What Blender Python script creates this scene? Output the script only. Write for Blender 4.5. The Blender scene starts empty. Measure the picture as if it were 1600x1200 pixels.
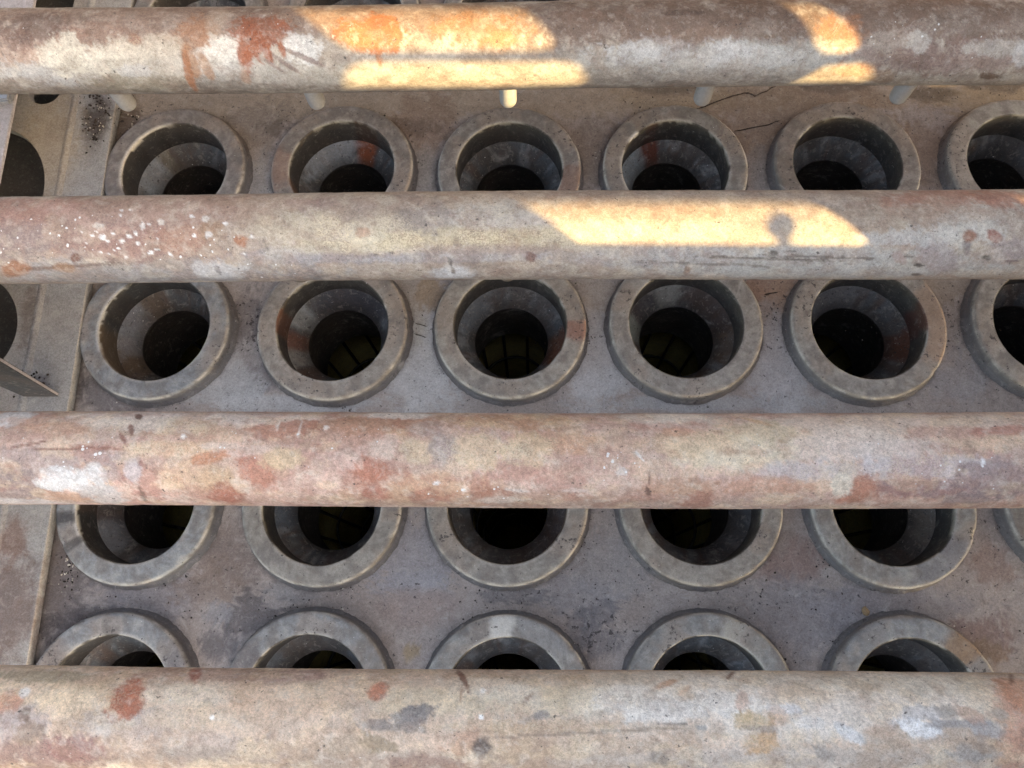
import bpy, bmesh, math, random
import numpy as np
from mathutils import Vector, Matrix

scene = bpy.context.scene
coll = scene.collection
rng = random.Random(7)

# ------------------------------------------------------------------ camera
cam_data = bpy.data.cameras.new('camera')
cam = bpy.data.objects.new('camera', cam_data)
coll.objects.link(cam)
cam.location = (0.03039, -0.37024, 1.05330)
cam.rotation_mode = 'XYZ'
cam.rotation_euler = (0.269127, 0.023841, 0.002686)
cam_data.sensor_fit = 'HORIZONTAL'
cam_data.sensor_width = 36.0
cam_data.lens = 27.4422
cam_data.clip_start = 0.01
cam_data.clip_end = 500.0
scene.camera = cam

# ------------------------------------------------------------------ sky and sun
SUN = Vector((1.33, -1.0, 1.0)).normalized()          # towards the sun
world = bpy.data.worlds.new('World')
scene.world = world
world.use_nodes = True
wn = world.node_tree.nodes
sky = wn.new('ShaderNodeTexSky')
sky.sky_type = 'NISHITA'
sky.sun_disc = False
sky.sun_elevation = math.asin(SUN.z)
sky.sun_rotation = math.atan2(SUN.x, SUN.y)
sky.dust_density = 3.0
world.node_tree.links.new(sky.outputs[0], wn['Background'].inputs[0])
wn['Background'].inputs[1].default_value = 0.15

sun_data = bpy.data.lights.new('sun', 'SUN')
sun_data.energy = 2.6
sun_data.angle = math.radians(0.42)
sun_data.color = (1.0, 0.77, 0.41)
sun = bpy.data.objects.new('sun', sun_data)
coll.objects.link(sun)
sun.rotation_euler = SUN.to_track_quat('Z', 'Y').to_euler()
sun.location = SUN * 6

scene.view_settings.view_transform = 'Standard'
scene.view_settings.look = 'None'
scene.view_settings.gamma = 1.0
scene.view_settings.exposure = 2.28
scene.view_settings.use_white_balance = True
scene.view_settings.white_balance_temperature = 8600
scene.view_settings.white_balance_tint = 10

# ------------------------------------------------------------------ helpers
def lin(h):
    out = []
    for i in (0, 2, 4):
        c = int(h[i:i + 2], 16) / 255
        out.append(c / 12.92 if c <= 0.04045 else ((c + 0.055) / 1.055) ** 2.4)
    return np.array(out)

def mute(h):
    """The same colour with the lilac, yellow or orange taken back a little, as dust does."""
    r, g, b = (c_ / 255 for c_ in h) if isinstance(h, tuple) else (int(h[i:i + 2], 16) / 255 for i in (0, 2, 4))
    m = (r + g + b) / 3
    if g <= min(r, b) + 0.01: k = 0.5
    elif b > r: k = 0.7
    elif g - b > 1.3 * (r - g) and r > 0.6: k = 0.3
    elif r - b > 0.2: k = 0.06
    else: k = 0.0
    c = np.array([r, g, b]); c = c + (m - c) * k
    return np.where(c <= 0.04045, c / 12.92, ((c + 0.055) / 1.055) ** 2.4)

LAT = np.random.RandomState(11).rand(256, 256)
def vnoise(x, y):
    xi = np.floor(x).astype(int); yi = np.floor(y).astype(int)
    fx = x - xi; fy = y - yi
    fx = fx * fx * (3 - 2 * fx); fy = fy * fy * (3 - 2 * fy)
    a = LAT[xi & 255, yi & 255]; b = LAT[(xi + 1) & 255, yi & 255]
    c = LAT[xi & 255, (yi + 1) & 255]; d = LAT[(xi + 1) & 255, (yi + 1) & 255]
    return (a + (b - a) * fx) * (1 - fy) + (c + (d - c) * fx) * fy
def fbm(x, y, octv=5, gain=0.55):
    t = np.zeros_like(x); amp = 1.0; tot = 0
    for k in range(octv):
        t += amp * vnoise(x + 17.3 * k, y + 41.7 * k); tot += amp
        amp *= gain; x = x * 2.03; y = y * 2.03
    return t / tot                                       # 0..1, centred on 0.5
def sstep(a, b, x):
    t = np.clip((x - a) / (b - a), 0, 1)
    return t * t * (3 - 2 * t)

def blob(col, u, v, row, rag_n, fine_n, scale=1.0):
    """Lays one stain or patch of painted light over the colours col of points (u, v) on a surface."""
    x, s, rx, rs, rot, hx, op, rag, gr = row
    R = 1.9 * max(rx, rs)
    idx = np.nonzero((np.abs(u - x) < R) & (np.abs(v - s) < R))[0]
    if len(idx) == 0: return
    a = math.radians(rot); ca, sa = math.cos(a), math.sin(a)
    du = u[idx] - x; dv = v[idx] - s
    p = (ca * du + sa * dv) / rx; q = (-sa * du + ca * dv) / rs
    d = np.sqrt(p * p + q * q)
    d = d + rag * 1.7 * (rag_n[idx] - 0.5) + rag * 1.5 * (fine_n[idx] - 0.5)
    small = min(rx, rs) < 0.006
    w = 0.2 if small else 0.42 - 0.26 * rag
    m = sstep(1 + w, 1 - w, d) * op
    if gr > 0:
        m = m * (1 - 0.6 * gr)
    col[idx] = col[idx] * (1 - m[:, None]) + mute(hx)[None] * m[:, None]

def density(u, v, rows):
    t = np.zeros_like(u)
    for (x, s, rx, rs, op) in rows:
        d = np.sqrt(((u - x) / rx) ** 2 + ((v - s) / rs) ** 2)
        t = np.maximum(t, op * sstep(1.3, 0.3, d))
    return t

def tag(o, label=None, cat=None, group=None, kind=None):
    if label: o['label'] = label
    if cat: o['category'] = cat
    if group: o['group'] = group
    if kind: o['kind'] = kind
    return o

def link(name, me, mat=None, parent=None):
    o = bpy.data.objects.new(name, me)
    coll.objects.link(o)
    if mat is not None and len(me.materials) == 0: me.materials.append(mat)
    if parent is not None: o.parent = parent
    return o

def mesh_np(name, verts, faces, col=None, attrs=None, smooth=True):
    me = bpy.data.meshes.new(name)
    nv, nf = len(verts), len(faces)
    me.vertices.add(nv)
    me.vertices.foreach_set('co', np.asarray(verts, dtype=np.float32).ravel())
    k = faces.shape[1]
    me.loops.add(nf * k); me.polygons.add(nf)
    me.loops.foreach_set('vertex_index', faces.astype(np.int32).ravel())
    me.polygons.foreach_set('loop_start', np.arange(0, nf * k, k, dtype=np.int32))
    me.polygons.foreach_set('loop_total', np.full(nf, k, dtype=np.int32))
    me.update(calc_edges=True)
    me.validate()
    if smooth: me.polygons.foreach_set('use_smooth', np.ones(len(me.polygons), dtype=bool))
    if col is not None:
        a = me.attributes.new('col', 'FLOAT_COLOR', 'POINT')
        a.data.foreach_set('color', np.concatenate([col, np.ones((nv, 1))], 1).astype(np.float32).ravel())
    for n, arr in (attrs or {}).items():
        a = me.attributes.new(n, 'FLOAT', 'POINT')
        a.data.foreach_set('value', arr.astype(np.float32))
    return me

def grid_faces(nu, nv, close_v=False):
    """Quads of a (nu x nv) vertex grid, v fastest."""
    i = np.arange(nu - 1)[:, None]
    j = np.arange(nv if close_v else nv - 1)[None, :]
    j2 = (j + 1) % nv
    a = i * nv + j; b = (i + 1) * nv + j; c = (i + 1) * nv + j2; d = i * nv + j2
    return np.stack([a, b, c, d], -1).reshape(-1, 4)

# ------------------------------------------------------------------ materials
def painted_metal(name, grain=1.0, rough=0.82, bump=0.5, attr=True, base='8a8580', spec=0.35,
                  hue='9a7a6a', hue_amt=0.16, metallic=0.0, spots=()):
    """Dusty, rusting steel: stains from the attribute col, specks from fleck and pit, the rest from noise."""
    m = bpy.data.materials.new(name)
    m.use_nodes = True
    nt = m.node_tree; N = nt.nodes; Lk = nt.links.new
    bs = N['Principled BSDF']
    tc = N.new('ShaderNodeTexCoord')
    oi = N.new('ShaderNodeObjectInfo')
    add = N.new('ShaderNodeVectorMath'); add.operation = 'MULTIPLY_ADD'
    comb = N.new('ShaderNodeCombineXYZ')
    for i in range(3): Lk(oi.outputs['Random'], comb.inputs[i])
    Lk(comb.outputs[0], add.inputs[0]); add.inputs[1].default_value = (7, 5, 3)
    Lk(tc.outputs['Object'], add.inputs[2])
    P = add.outputs[0]
    def noise(scale, detail=6, rgh=0.6, dist=0.0):
        n = N.new('ShaderNodeTexNoise')
        n.inputs['Scale'].default_value = scale; n.inputs['Detail'].default_value = detail
        n.inputs['Roughness'].default_value = rgh; n.inputs['Distortion'].default_value = dist
        Lk(P, n.inputs['Vector']); return n.outputs['Fac']
    def rmap(x, a, b, c, d):
        r = N.new('ShaderNodeMapRange'); r.clamp = True
        for i, val in enumerate((a, b, c, d)): r.inputs[i + 1].default_value = val
        Lk(x, r.inputs[0]); return r.outputs[0]
    def math_(op, x, y):
        r = N.new('ShaderNodeMath'); r.operation = op
        for i, val in enumerate((x, y)):
            if isinstance(val, (int, float)): r.inputs[i].default_value = val
            else: Lk(val, r.inputs[i])
        return r.outputs[0]
    def mix(fac, a, b, mode='MIX'):
        r = N.new('ShaderNodeMix'); r.data_type = 'RGBA'; r.blend_type = mode
        for i, val in ((0, fac), (6, a), (7, b)):
            if isinstance(val, (int, float)): r.inputs[i].default_value = val
            elif isinstance(val, (tuple, list, np.ndarray)): r.inputs[i].default_value = (*[float(t) for t in val[:3]], 1)
            else: Lk(val, r.inputs[i])
        return r.outputs[2]
    def attr_node(n):
        a = N.new('ShaderNodeAttribute'); a.attribute_name = n; return a
    big = noise(9, 6, 0.62, 0.4); mid = noise(42, 8, 0.68, 0.3); fine = noise(330, 5, 0.7); grit = noise(900, 2, 0.6)
    col = attr_node('col').outputs['Color'] if attr else tuple(lin(base))
    for (sx, sy, srx, sry, shx, sop) in spots:           # stains with a place of their own
        mp = N.new('ShaderNodeMapping')
        mp.inputs['Location'].default_value = (-sx / srx, -sy / sry, 0); mp.inputs['Scale'].default_value = (1 / srx, 1 / sry, 0)
        Lk(tc.outputs['Object'], mp.inputs['Vector'])
        ln = N.new('ShaderNodeVectorMath'); ln.operation = 'LENGTH'; Lk(mp.outputs[0], ln.inputs[0])
        d = math_('ADD', ln.outputs['Value'], rmap(mid, 0.25, 0.75, -0.55, 0.55))
        col = mix(rmap(d, 1.25, 0.6, 0.0, sop), col, lin(shx))
    col = mix(rmap(big, 0.46, 0.7, 0.0, hue_amt), col, lin(hue))
    val = math_('ADD', rmap(mid, 0.3, 0.72, -0.17 * grain, 0.17 * grain), rmap(fine, 0.38, 0.62, -0.15 * grain, 0.15 * grain))
    val = math_('ADD', val, rmap(grit, 0.38, 0.62, -0.14 * grain, 0.14 * grain))
    g = math_('ADD', val, 1.0)
    gc = N.new('ShaderNodeCombineXYZ')
    for i in range(3): Lk(g, gc.inputs[i])
    col = mix(1.0, col, gc.outputs[0], 'MULTIPLY')
    # small flakes: paler where dust sticks, browner where it has come away
    flk = noise(120, 7, 0.72, 0.6)
    col = mix(rmap(flk, 0.55, 0.62, 0.0, 0.22 * grain), col, lin('c9c3ba'))
    col = mix(rmap(flk, 0.45, 0.39, 0.0, 0.26 * grain), col, lin('6e5b52'))
    # chalky wipes and soot patches
    wipe = noise(21, 9, 0.72, 0.8)
    col = mix(rmap(wipe, 0.60, 0.72, 0.0, 0.34), col, lin('d2d0cc'))
    soot = noise(33, 10, 0.74, 0.5)
    col = mix(rmap(soot, 0.63, 0.72, 0.0, 0.45), col, lin('4a4442'))
    if attr:
        vor = N.new('ShaderNodeTexVoronoi'); vor.inputs['Scale'].default_value = 230
        Lk(P, vor.inputs['Vector'])
        keep = noise(95, 3, 0.6)
        fl = attr_node('fleck').outputs['Fac']
        sep = N.new('ShaderNodeSeparateColor'); Lk(vor.outputs['Color'], sep.inputs[0])
        size = math_('POWER', sep.outputs[0], 3.5)
        thr = math_('MULTIPLY', math_('MULTIPLY', fl, rmap(keep, 0.42, 0.62, 0.0, 1.0)), math_('MULTIPLY', size, 0.95))
        fm = math_('MULTIPLY', math_('LESS_THAN', vor.outputs['Distance'], thr), 0.85)
        col = mix(fm, col, lin('dfe2e4'))
        pt = attr_node('pit').outputs['Fac']
        pn = noise(170, 5, 0.66)
        lim = math_('SUBTRACT', 0.67, math_('MULTIPLY', pt, 0.165))
        pm = rmap(math_('SUBTRACT', pn, lim), 0.0, 0.035, 0.0, 0.8)
        col = mix(pm, col, lin('3a3638'))
        gr = attr_node('gran').outputs['Fac']
        gn = noise(620, 3, 0.62)
        gm = math_('MULTIPLY', rmap(gn, 0.47, 0.57, 0.0, 0.85), gr)
        col = mix(gm, col, lin('dccfb2'))
        gd = math_('MULTIPLY', rmap(noise(480, 3, 0.6), 0.60, 0.66, 0.0, 0.6), gr)
        col = mix(gd, col, lin('5d4c40'))
    Lk(col, bs.inputs['Base Color'])
    Lk(math_('ADD', rmap(mid, 0.3, 0.7, rough - 0.14, rough + 0.1), 0.0), bs.inputs['Roughness'])
    bs.inputs['Specular IOR Level'].default_value = spec
    bs.inputs['Metallic'].default_value = metallic
    h = math_('ADD', math_('MULTIPLY', mid, 1.0), math_('MULTIPLY', fine, 0.35))
    h = math_('ADD', h, math_('MULTIPLY', wipe, 0.5))
    b = N.new('ShaderNodeBump'); b.inputs['Strength'].default_value = bump; b.inputs['Distance'].default_value = 0.0022
    Lk(h, b.inputs['Height']); Lk(b.outputs[0], bs.inputs['Normal'])
    return m

M_pipe = painted_metal('pipe_rust_and_dust', 0.95, 0.68, 0.55, spec=0.5)
M_sheet = painted_metal('tube_sheet_dust', 0.8, 0.86, 0.5, hue='8d7a70')
M_ring = painted_metal('collar_dull_steel', 0.65, 0.60, 0.45, spec=0.45, hue='8f8070', hue_amt=0.12)
M_cone = painted_metal('venturi_galvanised', 0.8, 0.6, 0.5, hue='7a6a60', hue_amt=0.2)
M_plate = painted_metal('perforated_plate_dust', 0.9, 0.85, 0.5, attr=False, base='9c9c9b',
                        spots=[(-0.634, 0.335, 0.022, 0.045, '4a4340', 0.85), (-0.66, -0.085, 0.02, 0.016, '55505a', 0.6), (-0.645, -0.38, 0.04, 0.07, '6a5650', 0.7),
                               (-0.652, -0.30, 0.02, 0.03, '7a5a4e', 0.6), (-0.70, 0.28, 0.05, 0.12, 'b0a390', 0.6), (-0.64, 0.18, 0.03, 0.08, 'a3a3a3', 0.6),
                               (-0.685, 0.02, 0.012, 0.05, '6e625c', 0.6), (-0.632, -0.15, 0.02, 0.05, '9a9a9c', 0.5)])
M_nozzle = painted_metal('nozzle_plain_steel', 0.4, 0.6, 0.25, attr=False, base='b4b8ba')
M_bar = painted_metal('bracket_dark_steel', 0.9, 0.65, 0.4, attr=False, base='3a4048')
M_pale = painted_metal('bracket_pale_paint_lit_edge', 0.8, 0.7, 0.4, attr=False, base='b4b2b8')
M_clip = painted_metal('clip_bright_steel', 0.4, 0.42, 0.25, attr=False, base='b8bcc2', metallic=0.6)
M_fabric = painted_metal('bag_felt', 0.8, 0.95, 0.3, attr=False, base='c8bb80', spec=0.1)
M_wire = painted_metal('cage_wire', 0.5, 0.6, 0.2, attr=False, base='23211f')
M_gobo_wall = painted_metal('gobo_and_wall_steel', 0.9, 0.85, 0.4, attr=False, base='7a6455')
M_floor = painted_metal('dark_casing_floor', 0.9, 0.9, 0.4, attr=False, base='4a4640')
M_crack = painted_metal('crack_dark', 0.8, 0.9, 0.3, attr=False, base='3a312b')
M_ledge = painted_metal('ledge_dull', 0.9, 0.9, 0.4, attr=False, base='6a6863')
M_nozzle_dull = painted_metal('nozzle_darker', 0.6, 0.8, 0.3, attr=False, base='7d7871')  # darker nozzle tone for all but the farthest pipe
M_debris_b = painted_metal('debris_dark', 0.8, 0.8, 0.4, attr=False, base='1d1a19')
M_debris_w = painted_metal('debris_pale', 0.8, 0.8, 0.4, attr=False, base='c9c4ba')
M_chip = painted_metal('debris_tan', 0.8, 0.8, 0.4, attr=False, base='9c8466')

# ------------------------------------------------------------------ measured layout
PITCH_X, PITCH_Y = 0.25, 0.24748
RING_OUT, RING_IN, RING_H = 0.10728, 0.07844, 0.02236
OFFSET = {(1, 1): (-0.0035, 0.0022), (1, 2): (-0.0007, 0.0035), (1, 3): (0.0001, -0.0018), (1, 4): (-0.0043, -0.0017), (1, 5): (-0.0023, 0.0007), (1, 6): (0.0008, 0.0005), (2, 1): (-0.0023, 0.0001), (2, 2): (0.0013, -0.0011), (2, 3): (0.0021, 0.0002), (2, 4): (-0.0024, 0.0013), (2, 5): (-0.0007, -0.0022), (2, 6): (-0.0009, 0.0001), (3, 1): (0.0037, -0.0009), (3, 2): (0.0034, -0.0022), (3, 3): (-0.0011, -0.0008), (3, 4): (0.0032, -0.0004), (3, 5): (0.0017, -0.0024), (3, 6): (0.0019, -0.0003), (4, 1): (-0.0, 0.0006), (4, 2): (-0.0, 0.0024), (4, 3): (0.0, -0.0004), (4, 4): (-0.0, 0.0024), (4, 5): (-0.0, 0.0001), (0, 1): (0.0, 0.03), (0, 2): (0.0, 0.03), (0, 3): (0.0, 0.03)}
def ring_centre(r, c):
    o = OFFSET.get((r, c), (0.0, 0.0))
    return ((c - 3) * PITCH_X + o[0], (2 - r) * PITCH_Y + o[1])
PIPE_Y = [0.26038, 0.01425, -0.23322, -0.48206]
PIPE_YAW = [-0.00354, -0.0018, -0.00302, -0.00472]
PIPE_Z, PIPE_R = 0.26877, 0.04780

STAINS_AND_SHADE = []  # per pipe: x, arc, half-length, half-width, turn, colour, strength, raggedness, graininess
STAINS_AND_SHADE.append([
    (-0.39, -0.0039, 0.3999, 0.0296, -0.0, (140, 118, 108), 0.85, 0.5, 0.0),
    (0.3318, 0.0077, 0.4308, 0.0344, -0.0, (112, 90, 80), 0.85, 0.5, 0.0),
    (0.1547, -0.003, 0.1606, 0.0272, -0.0, (125, 106, 96), 0.7, 0.5, 0.0),
    (-0.5367, 0.0045, 0.0506, 0.0215, -10.0, (102, 83, 78), 0.8, 0.5, 0.0),
    (-0.1196, -0.0094, 0.1296, 0.0209, -0.0, (154, 127, 108), 0.6, 0.5, 0.0),
    (-0.492, 0.0183, 0.0628, 0.0194, -0.0, (154, 122, 108), 0.7, 0.6, 0.0),
    (-0.5712, 0.0278, 0.0557, 0.0251, -0.0, (160, 132, 120), 0.7, 0.6, 0.0),
    (-0.4988, 0.0359, 0.0306, 0.021, -0.0, (214, 208, 190), 0.85, 0.9, 0.0),
    (-0.4514, 0.0391, 0.0405, 0.0159, -15.0, (210, 202, 184), 0.8, 0.9, 0.0),
    (-0.4004, 0.0248, 0.0362, 0.0109, -0.0, (205, 194, 174), 0.7, 0.9, 0.3),
    (-0.3931, 0.0432, 0.0431, 0.0155, -0.0, (198, 187, 169), 0.5, 0.8, 0.0),
    (-0.3162, 0.0283, 0.0209, 0.0151, -0.0, (222, 218, 208), 0.85, 0.9, 0.0),
    (-0.3339, 0.0438, 0.0506, 0.0137, -0.0, (201, 198, 191), 0.6, 0.7, 0.0),
    (-0.2284, 0.0292, 0.0293, 0.0161, -0.0, (220, 220, 216), 0.85, 0.9, 0.0),
    (-0.3448, 0.0199, 0.0288, 0.0274, -0.0, (168, 121, 92), 0.75, 0.7, 0.0),
    (-0.3575, 0.0435, 0.0076, 0.0199, -5.0, (168, 116, 79), 0.7, 0.5, 0.0),
    (-0.3647, 0.061, 0.0043, 0.0302, 6.0, (165, 102, 63), 0.8, 0.4, 0.0),
    (-0.3416, 0.0501, 0.0059, 0.0152, -10.0, (169, 118, 79), 0.6, 0.4, 0.0),
    (-0.4182, 0.0191, 0.0087, 0.0063, -0.0, (150, 106, 88), 0.8, 0.6, 0.0),
    (-0.3251, -0.0029, 0.0119, 0.022, -0.0, (185, 167, 151), 0.5, 0.6, 0.0),
    (-0.2772, 0.0151, 0.0431, 0.0194, -0.0, (152, 84, 58), 0.92, 1.0, 0.0),
    (-0.2795, 0.0274, 0.0281, 0.0149, -0.0, (156, 88, 60), 0.9, 1.0, 0.0),
    (-0.2945, 0.0393, 0.0075, 0.0179, -0.0, (156, 86, 56), 0.9, 0.6, 0.0),
    (-0.2654, 0.0369, 0.0049, 0.0104, -0.0, (156, 86, 56), 0.9, 0.6, 0.0),
    (-0.2506, 0.031, 0.0041, 0.0103, -10.0, (156, 90, 60), 0.9, 0.6, 0.0),
    (-0.2996, 0.0617, 0.005, 0.0125, -0.0, (176, 132, 104), 0.5, 0.5, 0.0),
    (-0.1462, 0.0137, 0.0401, 0.0196, -0.0, (176, 106, 66), 0.85, 0.9, 0.0),
    (-0.1403, 0.0381, 0.0032, 0.0158, -0.0, (169, 106, 68), 0.8, 0.4, 0.0),
    (-0.1624, 0.0219, 0.0128, 0.0159, -0.0, (181, 113, 74), 0.8, 0.7, 0.0),
    (-0.0284, 0.0107, 0.0523, 0.0186, -0.0, (171, 120, 80), 0.55, 0.8, 0.0),
    (-0.0018, 0.0249, 0.0173, 0.0085, -0.0, (181, 128, 92), 0.6, 0.6, 0.0),
    (-0.0636, 0.0645, 0.1758, 0.0206, -0.0, (189, 178, 154), 0.5, 0.5, 0.0),
    (-0.4006, 0.0641, 0.2611, 0.0204, -0.0, (169, 164, 156), 0.7, 0.4, 0.0),
    (-0.5504, 0.0605, 0.0481, 0.0163, -0.0, (181, 183, 184), 0.75, 0.7, 0.0),
    (-0.4228, 0.0538, 0.0192, 0.0063, -0.0, (188, 192, 196), 0.6, 0.8, 0.0),
    (-0.4273, 0.0695, 0.0547, 0.0172, -0.0, (149, 140, 122), 0.7, 0.7, 0.0),
    (-0.5744, 0.0751, 0.0377, 0.0131, -0.0, (139, 125, 112), 0.6, 0.5, 0.0),
    (-0.3693, 0.0798, 0.1739, 0.0106, -0.0, (138, 130, 120), 0.6, 0.5, 0.0),
    (-0.2513, 0.0446, 0.0213, 0.0026, 38.0, (131, 112, 106), 0.8, 0.3, 0.0),
    (-0.2296, 0.0386, 0.0342, 0.0029, 24.0, (131, 112, 106), 0.8, 0.4, 0.0),
    (-0.2644, 0.0473, 0.0165, 0.0022, 38.0, (131, 112, 106), 0.7, 0.3, 0.0),
    (0.2641, 0.0478, 0.1784, 0.0193, -0.0, (179, 177, 171), 0.8, 0.6, 0.0),
    (0.1625, 0.0398, 0.0492, 0.0129, -0.0, (195, 197, 198), 0.75, 0.8, 0.0),
    (0.2489, 0.0421, 0.0339, 0.0131, -0.0, (198, 200, 201), 0.75, 0.8, 0.0),
    (0.3073, 0.0482, 0.0377, 0.0118, -0.0, (192, 192, 189), 0.7, 0.8, 0.0),
    (0.2188, 0.0258, 0.0481, 0.0115, -0.0, (141, 118, 104), 0.5, 0.8, 0.0),
    (0.2333, 0.0758, 0.1146, 0.0176, -0.0, (164, 158, 149), 0.6, 0.5, 0.0),
    (0.4568, 0.0469, 0.0603, 0.0217, -0.0, (143, 122, 116), 0.8, 0.7, 0.0),
    (0.5291, 0.0505, 0.0799, 0.0208, -0.0, (143, 120, 114), 0.75, 0.7, 0.0),
    (0.4644, 0.0323, 0.0112, 0.0101, -0.0, (197, 192, 184), 0.7, 0.9, 0.0),
    (0.4303, 0.0307, 0.0221, 0.0123, -0.0, (169, 159, 150), 0.6, 0.9, 0.0),
    (0.5549, 0.0398, 0.0376, 0.0097, -0.0, (185, 180, 174), 0.75, 0.9, 0.0),
    (0.5825, 0.0462, 0.0127, 0.0147, -0.0, (196, 198, 198), 0.7, 0.8, 0.0),
    (0.5583, 0.0739, 0.0145, 0.0057, 8.0, (94, 70, 56), 0.85, 0.4, 0.0),
    (0.439, 0.0755, 0.0139, 0.0129, -0.0, (148, 118, 94), 0.6, 0.5, 0.0),
    (0.3798, 0.0196, 0.0251, 0.0181, -0.0, (181, 118, 78), 0.55, 0.7, 0.0),
    (0.4021, 0.0649, 0.0221, 0.0092, -0.0, (192, 138, 98), 0.5, 0.6, 0.0),
    (0.2046, -0.0022, 0.021, 0.0045, -0.0, (93, 77, 70), 0.7, 0.5, 0.0),
    (0.2824, 0.0055, 0.0491, 0.0129, -0.0, (102, 82, 72), 0.5, 0.7, 0.0),
])
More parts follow.
